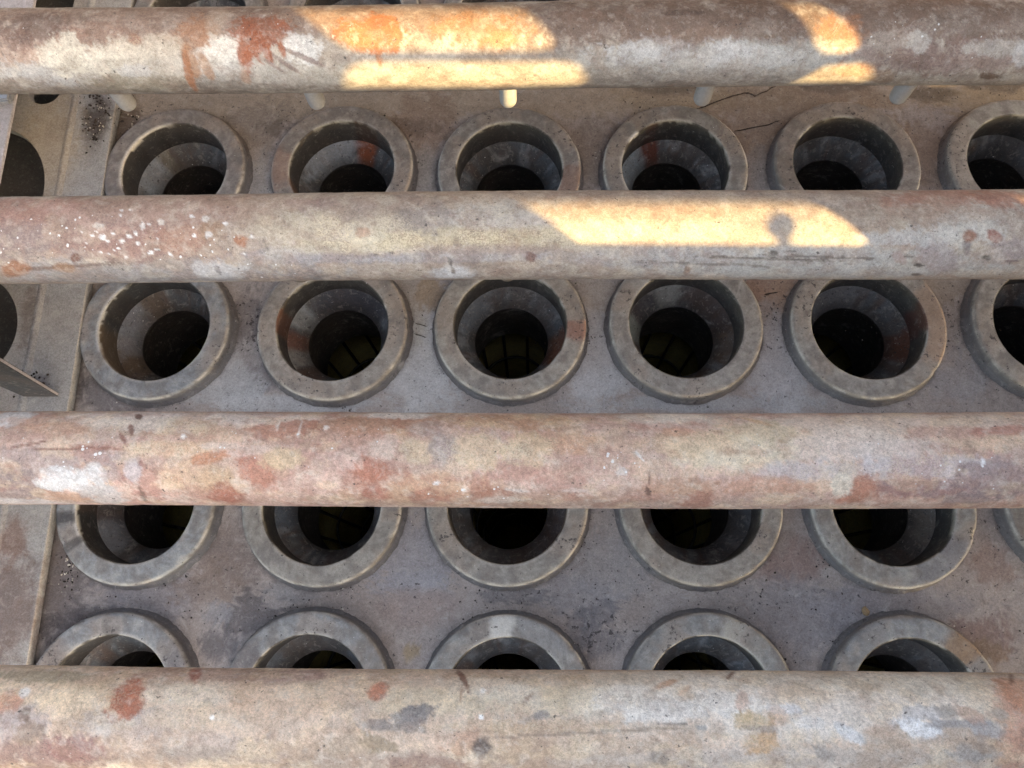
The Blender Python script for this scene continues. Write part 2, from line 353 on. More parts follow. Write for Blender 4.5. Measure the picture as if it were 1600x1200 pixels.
STAINS_AND_SHADE.append([
    (-0.4677, 0.0037, 0.1666, 0.0396, -0.0, (149, 122, 116), 0.75, 0.5, 0.0),
    (-0.5147, -0.0183, 0.0741, 0.0215, -0.0, (162, 124, 115), 0.7, 0.5, 0.0),
    (-0.3634, -0.0208, 0.1605, 0.0216, -0.0, (168, 143, 132), 0.7, 0.5, 0.0),
    (-0.3932, 0.0272, 0.064, 0.0194, -0.0, (145, 113, 106), 0.7, 0.6, 0.0),
    (-0.3312, 0.021, 0.0311, 0.0148, -0.0, (155, 117, 101), 0.7, 0.7, 0.0),
    (-0.5093, 0.0251, 0.0405, 0.0219, -0.0, (140, 124, 130), 0.5, 0.6, 0.0),
    (-0.4556, -0.006, 0.0396, 0.0082, 25.0, (183, 156, 147), 0.5, 0.6, 0.0),
    (-0.4051, 0.064, 0.2103, 0.0226, -0.0, (143, 145, 150), 0.85, 0.6, 0.0),
    (-0.5009, 0.0589, 0.0571, 0.0128, -20.0, (154, 157, 164), 0.5, 0.7, 0.0),
    (-0.5254, 0.0549, 0.0181, 0.0094, -25.0, (150, 96, 63), 0.8, 0.5, 0.0),
    (-0.4694, 0.0517, 0.0719, 0.0026, -4.0, (102, 84, 78), 0.7, 0.6, 0.0),
    (-0.4702, 0.0535, 0.0112, 0.0063, -0.0, (151, 112, 79), 0.6, 0.6, 0.0),
    (-0.3045, 0.0605, 0.0282, 0.0148, -0.0, (182, 188, 196), 0.8, 0.6, 0.0),
    (-0.3052, 0.0584, 0.003, 0.0091, -0.0, (112, 102, 106), 0.7, 0.4, 0.0),
    (-0.2731, 0.024, 0.0079, 0.0066, -0.0, (168, 100, 63), 0.75, 0.7, 0.0),
    (-0.3037, 0.0132, 0.0146, 0.0108, -0.0, (151, 128, 106), 0.6, 0.7, 0.0),
    (-0.4527, 0.0408, 0.0063, 0.0044, -35.0, (110, 74, 64), 0.9, 0.4, 0.0),
    (-0.4898, 0.0306, 0.032, 0.0029, -10.0, (125, 106, 106), 0.4, 0.5, 0.0),
    (-0.1755, 0.0107, 0.0839, 0.0152, -0.0, (201, 189, 160), 0.7, 0.6, 0.55),
    (-0.2094, 0.0035, 0.0425, 0.0162, -0.0, (185, 170, 146), 0.6, 0.6, 0.4),
    (-0.1494, 0.0314, 0.0625, 0.0082, -0.0, (207, 193, 154), 0.8, 0.6, 0.6),
    (-0.1488, 0.0221, 0.0277, 0.0066, -0.0, (214, 205, 182), 0.8, 0.7, 0.6),
    (-0.055, 0.024, 0.0953, 0.0106, -0.0, (201, 183, 136), 0.8, 0.5, 0.55),
    (0.0051, 0.0001, 0.0545, 0.0204, -0.0, (189, 186, 178), 0.75, 0.7, 0.2),
    (0.0517, 0.0234, 0.0745, 0.0106, -0.0, (201, 184, 138), 0.75, 0.5, 0.5),
    (-0.0889, -0.0085, 0.0318, 0.027, -0.0, (140, 132, 128), 0.75, 0.8, 0.0),
    (-0.1499, -0.0116, 0.0422, 0.0152, -0.0, (154, 140, 132), 0.7, 0.7, 0.0),
    (-0.1243, -0.0247, 0.0155, 0.0079, 30.0, (185, 176, 162), 0.6, 0.4, 0.0),
    (-0.1924, -0.0232, 0.0172, 0.0036, -20.0, (141, 122, 118), 0.6, 0.3, 0.0),
    (-0.1885, -0.0167, 0.0171, 0.003, -20.0, (141, 122, 118), 0.6, 0.3, 0.0),
    (-0.2032, -0.0038, 0.0142, 0.0031, 40.0, (138, 118, 114), 0.5, 0.4, 0.0),
    (-0.1446, 0.0176, 0.0069, 0.0046, -0.0, (166, 122, 100), 0.6, 0.7, 0.0),
    (-0.205, 0.0424, 0.092, 0.0098, -0.0, (150, 146, 155), 0.8, 0.6, 0.0),
    (-0.056, 0.0448, 0.1165, 0.0069, -0.0, (157, 154, 162), 0.75, 0.5, 0.0),
    (-0.0219, 0.0363, 0.0817, 0.0056, -0.0, (147, 132, 126), 0.6, 0.6, 0.0),
    (-0.0547, 0.0699, 0.0238, 0.0131, -0.0, (194, 202, 210), 0.85, 0.5, 0.0),
    (-0.053, 0.0585, 0.0017, 0.0136, -5.0, (77, 72, 70), 0.8, 0.4, 0.0),
    (0.0317, 0.0462, 0.0055, 0.0062, -0.0, (109, 74, 68), 0.8, 0.7, 0.0),
    (-0.1314, 0.0406, 0.0035, 0.0018, -0.0, (60, 56, 54), 0.8, 0.5, 0.0),
    (-0.115, 0.0386, 0.0055, 0.0011, 15.0, (74, 68, 66), 0.8, 0.5, 0.0),
    (0.1459, 0.047, 0.1103, 0.0112, -0.0, (165, 159, 159), 0.7, 0.5, 0.0),
    (0.1443, 0.0175, 0.1162, 0.0106, -0.0, (201, 189, 165), 0.6, 0.5, 0.3),
    (0.1649, -0.0086, 0.1388, 0.018, -0.0, (180, 162, 142), 0.5, 0.5, 0.0),
    (0.3415, 0.0568, 0.198, 0.0252, -0.0, (173, 178, 174), 0.85, 0.5, 0.0),
    (0.3998, 0.008, 0.0743, 0.0197, -0.0, (163, 150, 136), 0.8, 0.6, 0.0),
    (0.4732, -0.0275, 0.0707, 0.0185, -8.0, (169, 124, 108), 0.75, 0.7, 0.0),
    (0.5179, -0.0242, 0.0369, 0.0182, -0.0, (169, 120, 104), 0.75, 0.7, 0.0),
    (0.4593, -0.0021, 0.0537, 0.0106, -0.0, (173, 156, 142), 0.6, 0.6, 0.0),
    (0.4712, 0.0197, 0.043, 0.0152, -0.0, (195, 194, 188), 0.8, 0.8, 0.0),
    (0.4069, 0.0257, 0.0446, 0.008, -0.0, (183, 185, 184), 0.7, 0.7, 0.0),
    (0.4575, 0.0468, 0.0245, 0.0162, 30.0, (160, 140, 140), 0.8, 0.5, 0.0),
    (0.4819, 0.023, 0.0069, 0.0062, -0.0, (150, 100, 80), 0.9, 0.4, 0.0),
    (0.4816, 0.0354, 0.0046, 0.0097, -20.0, (138, 124, 124), 0.8, 0.5, 0.0),
    (0.5065, 0.0231, 0.0086, 0.0056, 30.0, (150, 101, 90), 0.95, 0.4, 0.0),
    (0.5276, 0.0371, 0.0238, 0.0143, -0.0, (163, 140, 138), 0.8, 0.6, 0.0),
    (0.4142, 0.045, 0.0105, 0.0053, 40.0, (166, 143, 138), 0.6, 0.6, 0.0),
    (0.2792, 0.0471, 0.0677, 0.0017, 2.0, (92, 84, 79), 0.85, 0.7, 0.0),
    (0.3384, 0.0452, 0.0582, 0.0015, 2.0, (92, 84, 79), 0.75, 0.8, 0.0),
    (0.2837, 0.0426, 0.0043, 0.0037, -0.0, (70, 64, 62), 0.85, 0.6, 0.0),
    (0.3015, 0.0384, 0.0043, 0.0014, -0.0, (85, 80, 76), 0.8, 0.5, 0.0),
    (0.3208, 0.049, 0.0014, 0.0048, -0.0, (85, 80, 76), 0.7, 0.5, 0.0),
    (0.2678, 0.0563, 0.0286, 0.0018, 8.0, (108, 98, 92), 0.6, 0.8, 0.0),
    (0.1968, 0.0531, 0.0419, 0.0017, 3.0, (112, 102, 95), 0.6, 0.8, 0.0),
    (0.1975, 0.0616, 0.0042, 0.0087, -0.0, (125, 95, 80), 0.8, 0.6, 0.0),
    (0.4383, 0.0558, 0.0053, 0.0022, 5.0, (60, 54, 52), 0.9, 0.4, 0.0),
    (0.5043, 0.0456, 0.0063, 0.003, 10.0, (68, 60, 58), 0.9, 0.4, 0.0),
    (0.4239, 0.0443, 0.006, 0.0018, 8.0, (85, 76, 74), 0.8, 0.4, 0.0),
    (0.4422, 0.0712, 0.0077, 0.0029, 12.0, (68, 60, 58), 0.8, 0.4, 0.0),
    (0.5324, 0.0505, 0.008, 0.0016, -0.0, (106, 68, 68), 0.8, 0.4, 0.0),
    (-0.4196, 0.0191, 0.0031, 0.0027, -0.0, (227, 234, 238), 1.0, 0.7, 0.0),
    (-0.3839, 0.0153, 0.0027, 0.0022, 40.0, (227, 234, 238), 1.0, 0.7, 0.0),
    (-0.3909, 0.0186, 0.0027, 0.0015, 20.0, (223, 230, 234), 1.0, 0.7, 0.0),
    (-0.431, 0.017, 0.0023, 0.0016, -0.0, (227, 234, 238), 1.0, 0.7, 0.0),
    (-0.4091, 0.0151, 0.0017, 0.0012, -0.0, (227, 234, 238), 1.0, 0.7, 0.0),
    (-0.4255, 0.013, 0.0017, 0.001, -20.0, (227, 234, 238), 1.0, 0.7, 0.0),
    (-0.3995, 0.0232, 0.0024, 0.0015, -30.0, (227, 234, 238), 1.0, 0.7, 0.0),
    (-0.4152, 0.0237, 0.0022, 0.0012, -0.0, (227, 234, 238), 1.0, 0.7, 0.0),
    (-0.3834, 0.0259, 0.0019, 0.0012, -0.0, (227, 234, 238), 1.0, 0.7, 0.0),
    (-0.3717, 0.0362, 0.003, 0.0016, -20.0, (227, 234, 238), 1.0, 0.7, 0.0),
    (-0.4241, 0.0345, 0.0022, 0.0013, -0.0, (227, 234, 238), 1.0, 0.7, 0.0),
    (-0.4162, 0.0359, 0.0022, 0.0012, -0.0, (227, 234, 238), 1.0, 0.7, 0.0),
    (-0.3982, 0.0404, 0.0033, 0.0017, -30.0, (217, 226, 234), 1.0, 0.7, 0.0),
    (-0.4042, 0.0312, 0.0014, 0.0013, -0.0, (227, 234, 238), 1.0, 0.7, 0.0),
    (-0.4092, 0.0325, 0.0013, 0.0012, -0.0, (227, 234, 238), 1.0, 0.7, 0.0),
    (-0.4419, 0.0143, 0.0017, 0.0009, -20.0, (227, 234, 238), 1.0, 0.7, 0.0),
    (-0.4381, 0.0256, 0.0015, 0.001, -0.0, (227, 234, 238), 1.0, 0.7, 0.0),
    (-0.3258, -0.0025, 0.0024, 0.0017, 30.0, (223, 230, 234), 1.0, 0.7, 0.0),
    (-0.3222, 0.0184, 0.0016, 0.0019, 20.0, (223, 230, 234), 1.0, 0.7, 0.0),
    (-0.3072, 0.0178, 0.0037, 0.0033, -0.0, (210, 214, 214), 0.9, 0.6, 0.0),
    (-0.2897, 0.0058, 0.0023, 0.0015, -0.0, (223, 230, 234), 1.0, 0.7, 0.0),
    (-0.3111, 0.0006, 0.0037, 0.0037, -0.0, (207, 208, 204), 0.8, 0.6, 0.0),
    (-0.3571, 0.0038, 0.0045, 0.0029, 20.0, (207, 202, 196), 0.9, 0.6, 0.0),
    (-0.3772, 0.0072, 0.0023, 0.0042, -0.0, (213, 216, 216), 0.8, 0.6, 0.0),
    (-0.3611, 0.0214, 0.0016, 0.0015, -0.0, (223, 230, 234), 0.9, 0.7, 0.0),
    (-0.3933, -0.0122, 0.0022, 0.0013, 40.0, (223, 230, 234), 1.0, 0.7, 0.0),
    (-0.402, -0.0114, 0.002, 0.0018, 40.0, (213, 218, 221), 1.0, 0.3, 0.0),
    (-0.4019, -0.0047, 0.0023, 0.0013, 40.0, (213, 218, 221), 1.0, 0.3, 0.0),
    (-0.3698, 0.0059, 0.0023, 0.0013, 30.0, (213, 218, 221), 1.0, 0.3, 0.0),
    (-0.425, 0.0069, 0.0062, 0.0028, -0.0, (207, 202, 196), 0.8, 0.6, 0.0),
    (-0.3508, 0.0378, 0.0015, 0.0029, -20.0, (213, 218, 221), 1.0, 0.3, 0.0),
    (-0.2725, 0.039, 0.0021, 0.0008, -20.0, (223, 230, 234), 1.0, 0.7, 0.0),
    (-0.2613, 0.0207, 0.0022, 0.002, -0.0, (213, 218, 221), 1.0, 0.3, 0.0),
    (-0.3634, 0.0328, 0.0023, 0.0014, -0.0, (213, 218, 221), 1.0, 0.3, 0.0),
])
STAINS_AND_SHADE.append([
    (-0.3198, -0.0379, 0.1318, 0.0167, -0.0, (207, 197, 192), 0.85, 0.6, 0.0),
    (-0.4906, -0.0418, 0.0199, 0.0171, -0.0, (200, 206, 214), 0.9, 0.6, 0.0),
    (-0.42, -0.0156, 0.0793, 0.0135, -0.0, (188, 169, 160), 0.75, 0.6, 0.2),
    (-0.4504, -0.0275, 0.0443, 0.0073, 10.0, (184, 143, 122), 0.5, 0.6, 0.0),
    (-0.3626, -0.0324, 0.0423, 0.0108, -0.0, (207, 200, 194), 0.6, 0.7, 0.2),
    (-0.1038, -0.0486, 0.0324, 0.0101, -0.0, (221, 213, 207), 0.85, 0.6, 0.0),
    (0.1638, -0.0451, 0.0426, 0.0129, -0.0, (216, 207, 198), 0.85, 0.6, 0.0),
    (0.3834, -0.0309, 0.1588, 0.0238, -0.0, (203, 189, 178), 0.8, 0.6, 0.0),
    (-0.4466, 0.0134, 0.0801, 0.017, -0.0, (155, 134, 133), 0.75, 0.6, 0.0),
    (-0.4782, 0.0436, 0.0315, 0.0245, -0.0, (128, 105, 106), 0.8, 0.6, 0.0),
    (-0.3713, 0.0164, 0.0418, 0.0154, -0.0, (161, 138, 136), 0.6, 0.6, 0.0),
    (-0.3463, 0.0382, 0.0181, 0.0307, -0.0, (162, 116, 106), 0.75, 0.7, 0.0),
    (-0.3528, 0.0215, 0.0097, 0.0131, -0.0, (185, 172, 178), 0.8, 0.6, 0.0),
    (-0.4762, 0.0651, 0.0686, 0.0093, -0.0, (180, 184, 192), 0.7, 0.7, 0.0),
    (-0.414, 0.031, 0.0244, 0.0138, 8.0, (184, 190, 200), 0.95, 0.7, 0.0),
    (-0.397, 0.0241, 0.0128, 0.0107, -20.0, (188, 194, 203), 0.95, 0.5, 0.0),
    (-0.4222, 0.0242, 0.0129, 0.0059, 20.0, (184, 190, 200), 0.95, 0.6, 0.0),
    (-0.4415, 0.0369, 0.0132, 0.0054, 18.0, (180, 186, 194), 0.9, 0.7, 0.0),
    (-0.401, 0.0451, 0.0187, 0.0094, -12.0, (174, 169, 170), 0.7, 0.8, 0.0),
    (-0.3872, 0.0554, 0.0158, 0.0157, -20.0, (185, 180, 178), 0.7, 0.7, 0.0),
    (-0.4219, 0.0582, 0.0294, 0.0111, -0.0, (157, 122, 102), 0.6, 0.5, 0.0),
    (-0.2341, 0.0193, 0.0196, 0.0169, -0.0, (166, 108, 89), 0.8, 0.6, 0.0),
    (-0.2674, 0.0503, 0.0148, 0.0177, -0.0, (152, 90, 74), 0.8, 0.5, 0.0),
    (-0.1226, 0.0172, 0.0138, 0.014, 40.0, (168, 106, 86), 0.8, 0.6, 0.0),
    (-0.1209, 0.044, 0.014, 0.011, -0.0, (156, 92, 80), 0.6, 0.6, 0.0),
    (-0.2193, -0.0218, 0.0354, 0.0106, -8.0, (168, 112, 95), 0.75, 0.8, 0.0),
    (-0.2776, 0.0076, 0.0199, 0.0055, -12.0, (176, 118, 88), 0.8, 0.7, 0.0),
    (-0.2419, -0.0088, 0.0472, 0.0115, -6.0, (195, 167, 152), 0.85, 0.6, 0.0),
    (-0.2693, -0.0042, 0.0186, 0.0032, -0.0, (201, 182, 170), 0.8, 0.4, 0.0),
    (-0.2432, -0.0157, 0.0263, 0.0022, 20.0, (165, 133, 122), 0.6, 0.4, 0.0),
    (-0.2407, 0.0008, 0.0261, 0.005, -8.0, (197, 176, 166), 0.6, 0.5, 0.0),
    (-0.2092, 0.0075, 0.0206, 0.0112, -0.0, (212, 180, 137), 0.85, 0.7, 0.1),
    (-0.3208, -0.001, 0.0448, 0.0076, -0.0, (201, 174, 142), 0.7, 0.6, 0.5),
    (-0.3266, -0.025, 0.062, 0.0125, -0.0, (171, 149, 126), 0.7, 0.6, 0.55),
    (-0.297, 0.0259, 0.0404, 0.0181, -0.0, (179, 149, 124), 0.7, 0.6, 0.2),
    (-0.2724, 0.0292, 0.02, 0.0142, -0.0, (183, 152, 120), 0.6, 0.6, 0.2),
    (-0.0804, 0.0374, 0.0691, 0.0183, -0.0, (163, 114, 92), 0.7, 0.6, 0.0),
    (-0.1137, -0.0305, 0.0638, 0.0149, -0.0, (163, 120, 95), 0.75, 0.6, 0.0),
    (-0.1492, -0.0158, 0.0382, 0.015, -0.0, (176, 134, 114), 0.5, 0.6, 0.0),
    (-0.0766, -0.0, 0.0223, 0.0126, -0.0, (210, 182, 142), 0.8, 0.8, 0.3),
    (-0.1107, -0.0025, 0.0138, 0.0102, -0.0, (200, 182, 170), 0.7, 0.7, 0.0),
    (-0.0231, -0.0014, 0.0296, 0.0167, -0.0, (218, 189, 144), 0.85, 0.7, 0.5),
    (0.0259, -0.0027, 0.0258, 0.0141, -0.0, (216, 187, 142), 0.8, 0.7, 0.5),
    (0.0119, -0.0381, 0.0695, 0.0145, -0.0, (187, 154, 120), 0.7, 0.5, 0.0),
    (0.0615, -0.0092, 0.0309, 0.0136, -0.0, (192, 148, 116), 0.6, 0.7, 0.3),
    (0.1102, -0.0028, 0.0371, 0.0155, -0.0, (191, 162, 140), 0.6, 0.7, 0.2),
    (0.1039, 0.0095, 0.0247, 0.0098, -0.0, (161, 134, 126), 0.6, 0.8, 0.3),
    (0.0491, 0.0188, 0.0738, 0.0088, -0.0, (187, 152, 138), 0.6, 0.6, 0.2),
    (-0.0539, -0.0026, 0.0136, 0.0169, -0.0, (159, 137, 137), 0.7, 0.7, 0.0),
    (-0.069, -0.0252, 0.0189, 0.0105, -0.0, (154, 134, 128), 0.6, 0.6, 0.0),
    (0.2255, -0.0017, 0.0603, 0.018, -0.0, (218, 203, 169), 0.85, 0.6, 0.2),
    (0.1837, -0.0093, 0.044, 0.0135, -0.0, (208, 181, 151), 0.7, 0.6, 0.1),
    (0.2557, -0.0222, 0.0389, 0.0132, -0.0, (204, 183, 146), 0.75, 0.6, 0.0),
    (0.3168, -0.0081, 0.0857, 0.0206, -0.0, (210, 197, 186), 0.8, 0.6, 0.15),
    (0.3031, 0.0183, 0.0589, 0.01, -0.0, (191, 179, 184), 0.75, 0.7, 0.2),
    (0.4046, 0.0138, 0.0618, 0.0124, -0.0, (197, 188, 196), 0.8, 0.7, 0.3),
    (0.376, -0.0031, 0.0474, 0.0088, -0.0, (207, 196, 190), 0.6, 0.6, 0.2),
    (0.467, -0.0096, 0.0428, 0.0093, -0.0, (210, 183, 156), 0.7, 0.6, 0.0),
    (0.3419, 0.0392, 0.0175, 0.019, 20.0, (165, 109, 89), 0.85, 0.6, 0.0),
    (0.2563, 0.0335, 0.0427, 0.0102, -0.0, (181, 136, 114), 0.7, 0.6, 0.0),
    (0.1927, 0.0572, 0.0168, 0.017, -0.0, (151, 102, 87), 0.75, 0.6, 0.0),
    (0.1715, 0.0352, 0.0378, 0.0105, -0.0, (171, 130, 104), 0.6, 0.6, 0.0),
    (0.4201, 0.0389, 0.0664, 0.0112, 4.0, (144, 100, 106), 0.75, 0.7, 0.0),
    (0.4715, 0.0288, 0.0372, 0.0199, -0.0, (150, 110, 108), 0.75, 0.7, 0.0),
    (0.4845, -0.0224, 0.0304, 0.0063, -4.0, (176, 122, 108), 0.8, 0.6, 0.0),
    (0.4279, -0.0193, 0.0364, 0.0083, -0.0, (187, 148, 134), 0.7, 0.7, 0.0),
    (0.4475, 0.0492, 0.0286, 0.0092, -0.0, (132, 105, 110), 0.7, 0.7, 0.0),
    (0.3259, 0.0312, 0.01, 0.0135, -0.0, (210, 200, 180), 0.8, 0.7, 0.0),
    (0.1729, -0.0221, 0.0152, 0.0048, -0.0, (192, 144, 120), 0.6, 0.7, 0.0),
    (0.2488, -0.0382, 0.0131, 0.003, 25.0, (192, 161, 132), 0.6, 0.3, 0.0),
    (0.2529, -0.0348, 0.0131, 0.0027, 25.0, (192, 161, 132), 0.6, 0.3, 0.0),
    (-0.0193, 0.0559, 0.1775, 0.0174, -0.0, (140, 111, 93), 0.6, 0.5, 0.0),
    (0.262, 0.0625, 0.266, 0.0107, -0.0, (156, 138, 128), 0.5, 0.5, 0.0),
    (-0.4611, -0.004, 0.0191, 0.0013, -12.0, (113, 74, 66), 0.8, 0.5, 0.0),
    (-0.4288, -0.0002, 0.0245, 0.0014, -0.0, (113, 74, 66), 0.8, 0.6, 0.0),
    (-0.3912, -0.0015, 0.0282, 0.0017, 4.0, (138, 92, 80), 0.8, 0.6, 0.0),
    (-0.3665, -0.0101, 0.0098, 0.002, 50.0, (128, 80, 72), 0.8, 0.6, 0.0),
    (-0.3623, -0.0217, 0.007, 0.0021, 65.0, (113, 74, 66), 0.8, 0.5, 0.0),
    (-0.3629, -0.0418, 0.0064, 0.0031, 55.0, (92, 64, 60), 0.9, 0.4, 0.0),
    (0.1429, 0.0249, 0.0014, 0.0079, -8.0, (92, 63, 56), 0.8, 0.6, 0.0),
    (0.1425, 0.039, 0.002, 0.0071, -14.0, (82, 56, 52), 0.85, 0.6, 0.0),
    (-0.3517, 0.0497, 0.0021, 0.0135, 6.0, (90, 70, 64), 0.8, 0.7, 0.0),
    (-0.3461, 0.0133, 0.0034, 0.0031, -0.0, (138, 96, 88), 0.7, 0.5, 0.0),
    (-0.3081, -0.0136, 0.0027, 0.0021, -0.0, (226, 226, 224), 0.9, 0.4, 0.0),
    (-0.1695, -0.0251, 0.0026, 0.0034, -0.0, (221, 213, 207), 0.9, 0.4, 0.0),
    (-0.2181, -0.0277, 0.0013, 0.0092, -0.0, (216, 208, 200), 0.7, 0.4, 0.0),
    (-0.1957, -0.0234, 0.0013, 0.0101, -0.0, (216, 208, 200), 0.7, 0.4, 0.0),
    (-0.0602, 0.0315, 0.0037, 0.0021, -30.0, (216, 212, 212), 0.9, 0.4, 0.0),
    (-0.034, 0.0388, 0.0019, 0.0024, -0.0, (224, 220, 216), 0.9, 0.4, 0.0),
    (0.0185, 0.0394, 0.0112, 0.0024, 8.0, (198, 189, 184), 0.7, 0.7, 0.0),
    (-0.0004, 0.0534, 0.0253, 0.0046, -4.0, (192, 180, 170), 0.7, 0.8, 0.3),
    (0.0739, 0.0392, 0.0125, 0.0024, -0.0, (185, 170, 164), 0.6, 0.7, 0.0),
    (0.4558, 0.0101, 0.0021, 0.0038, -0.0, (220, 220, 224), 0.9, 0.4, 0.0),
    (0.1343, 0.0046, 0.0074, 0.0012, 50.0, (220, 218, 216), 0.9, 0.4, 0.0),
    (0.1161, 0.0186, 0.0056, 0.005, -0.0, (207, 204, 204), 0.8, 0.9, 0.3),
])
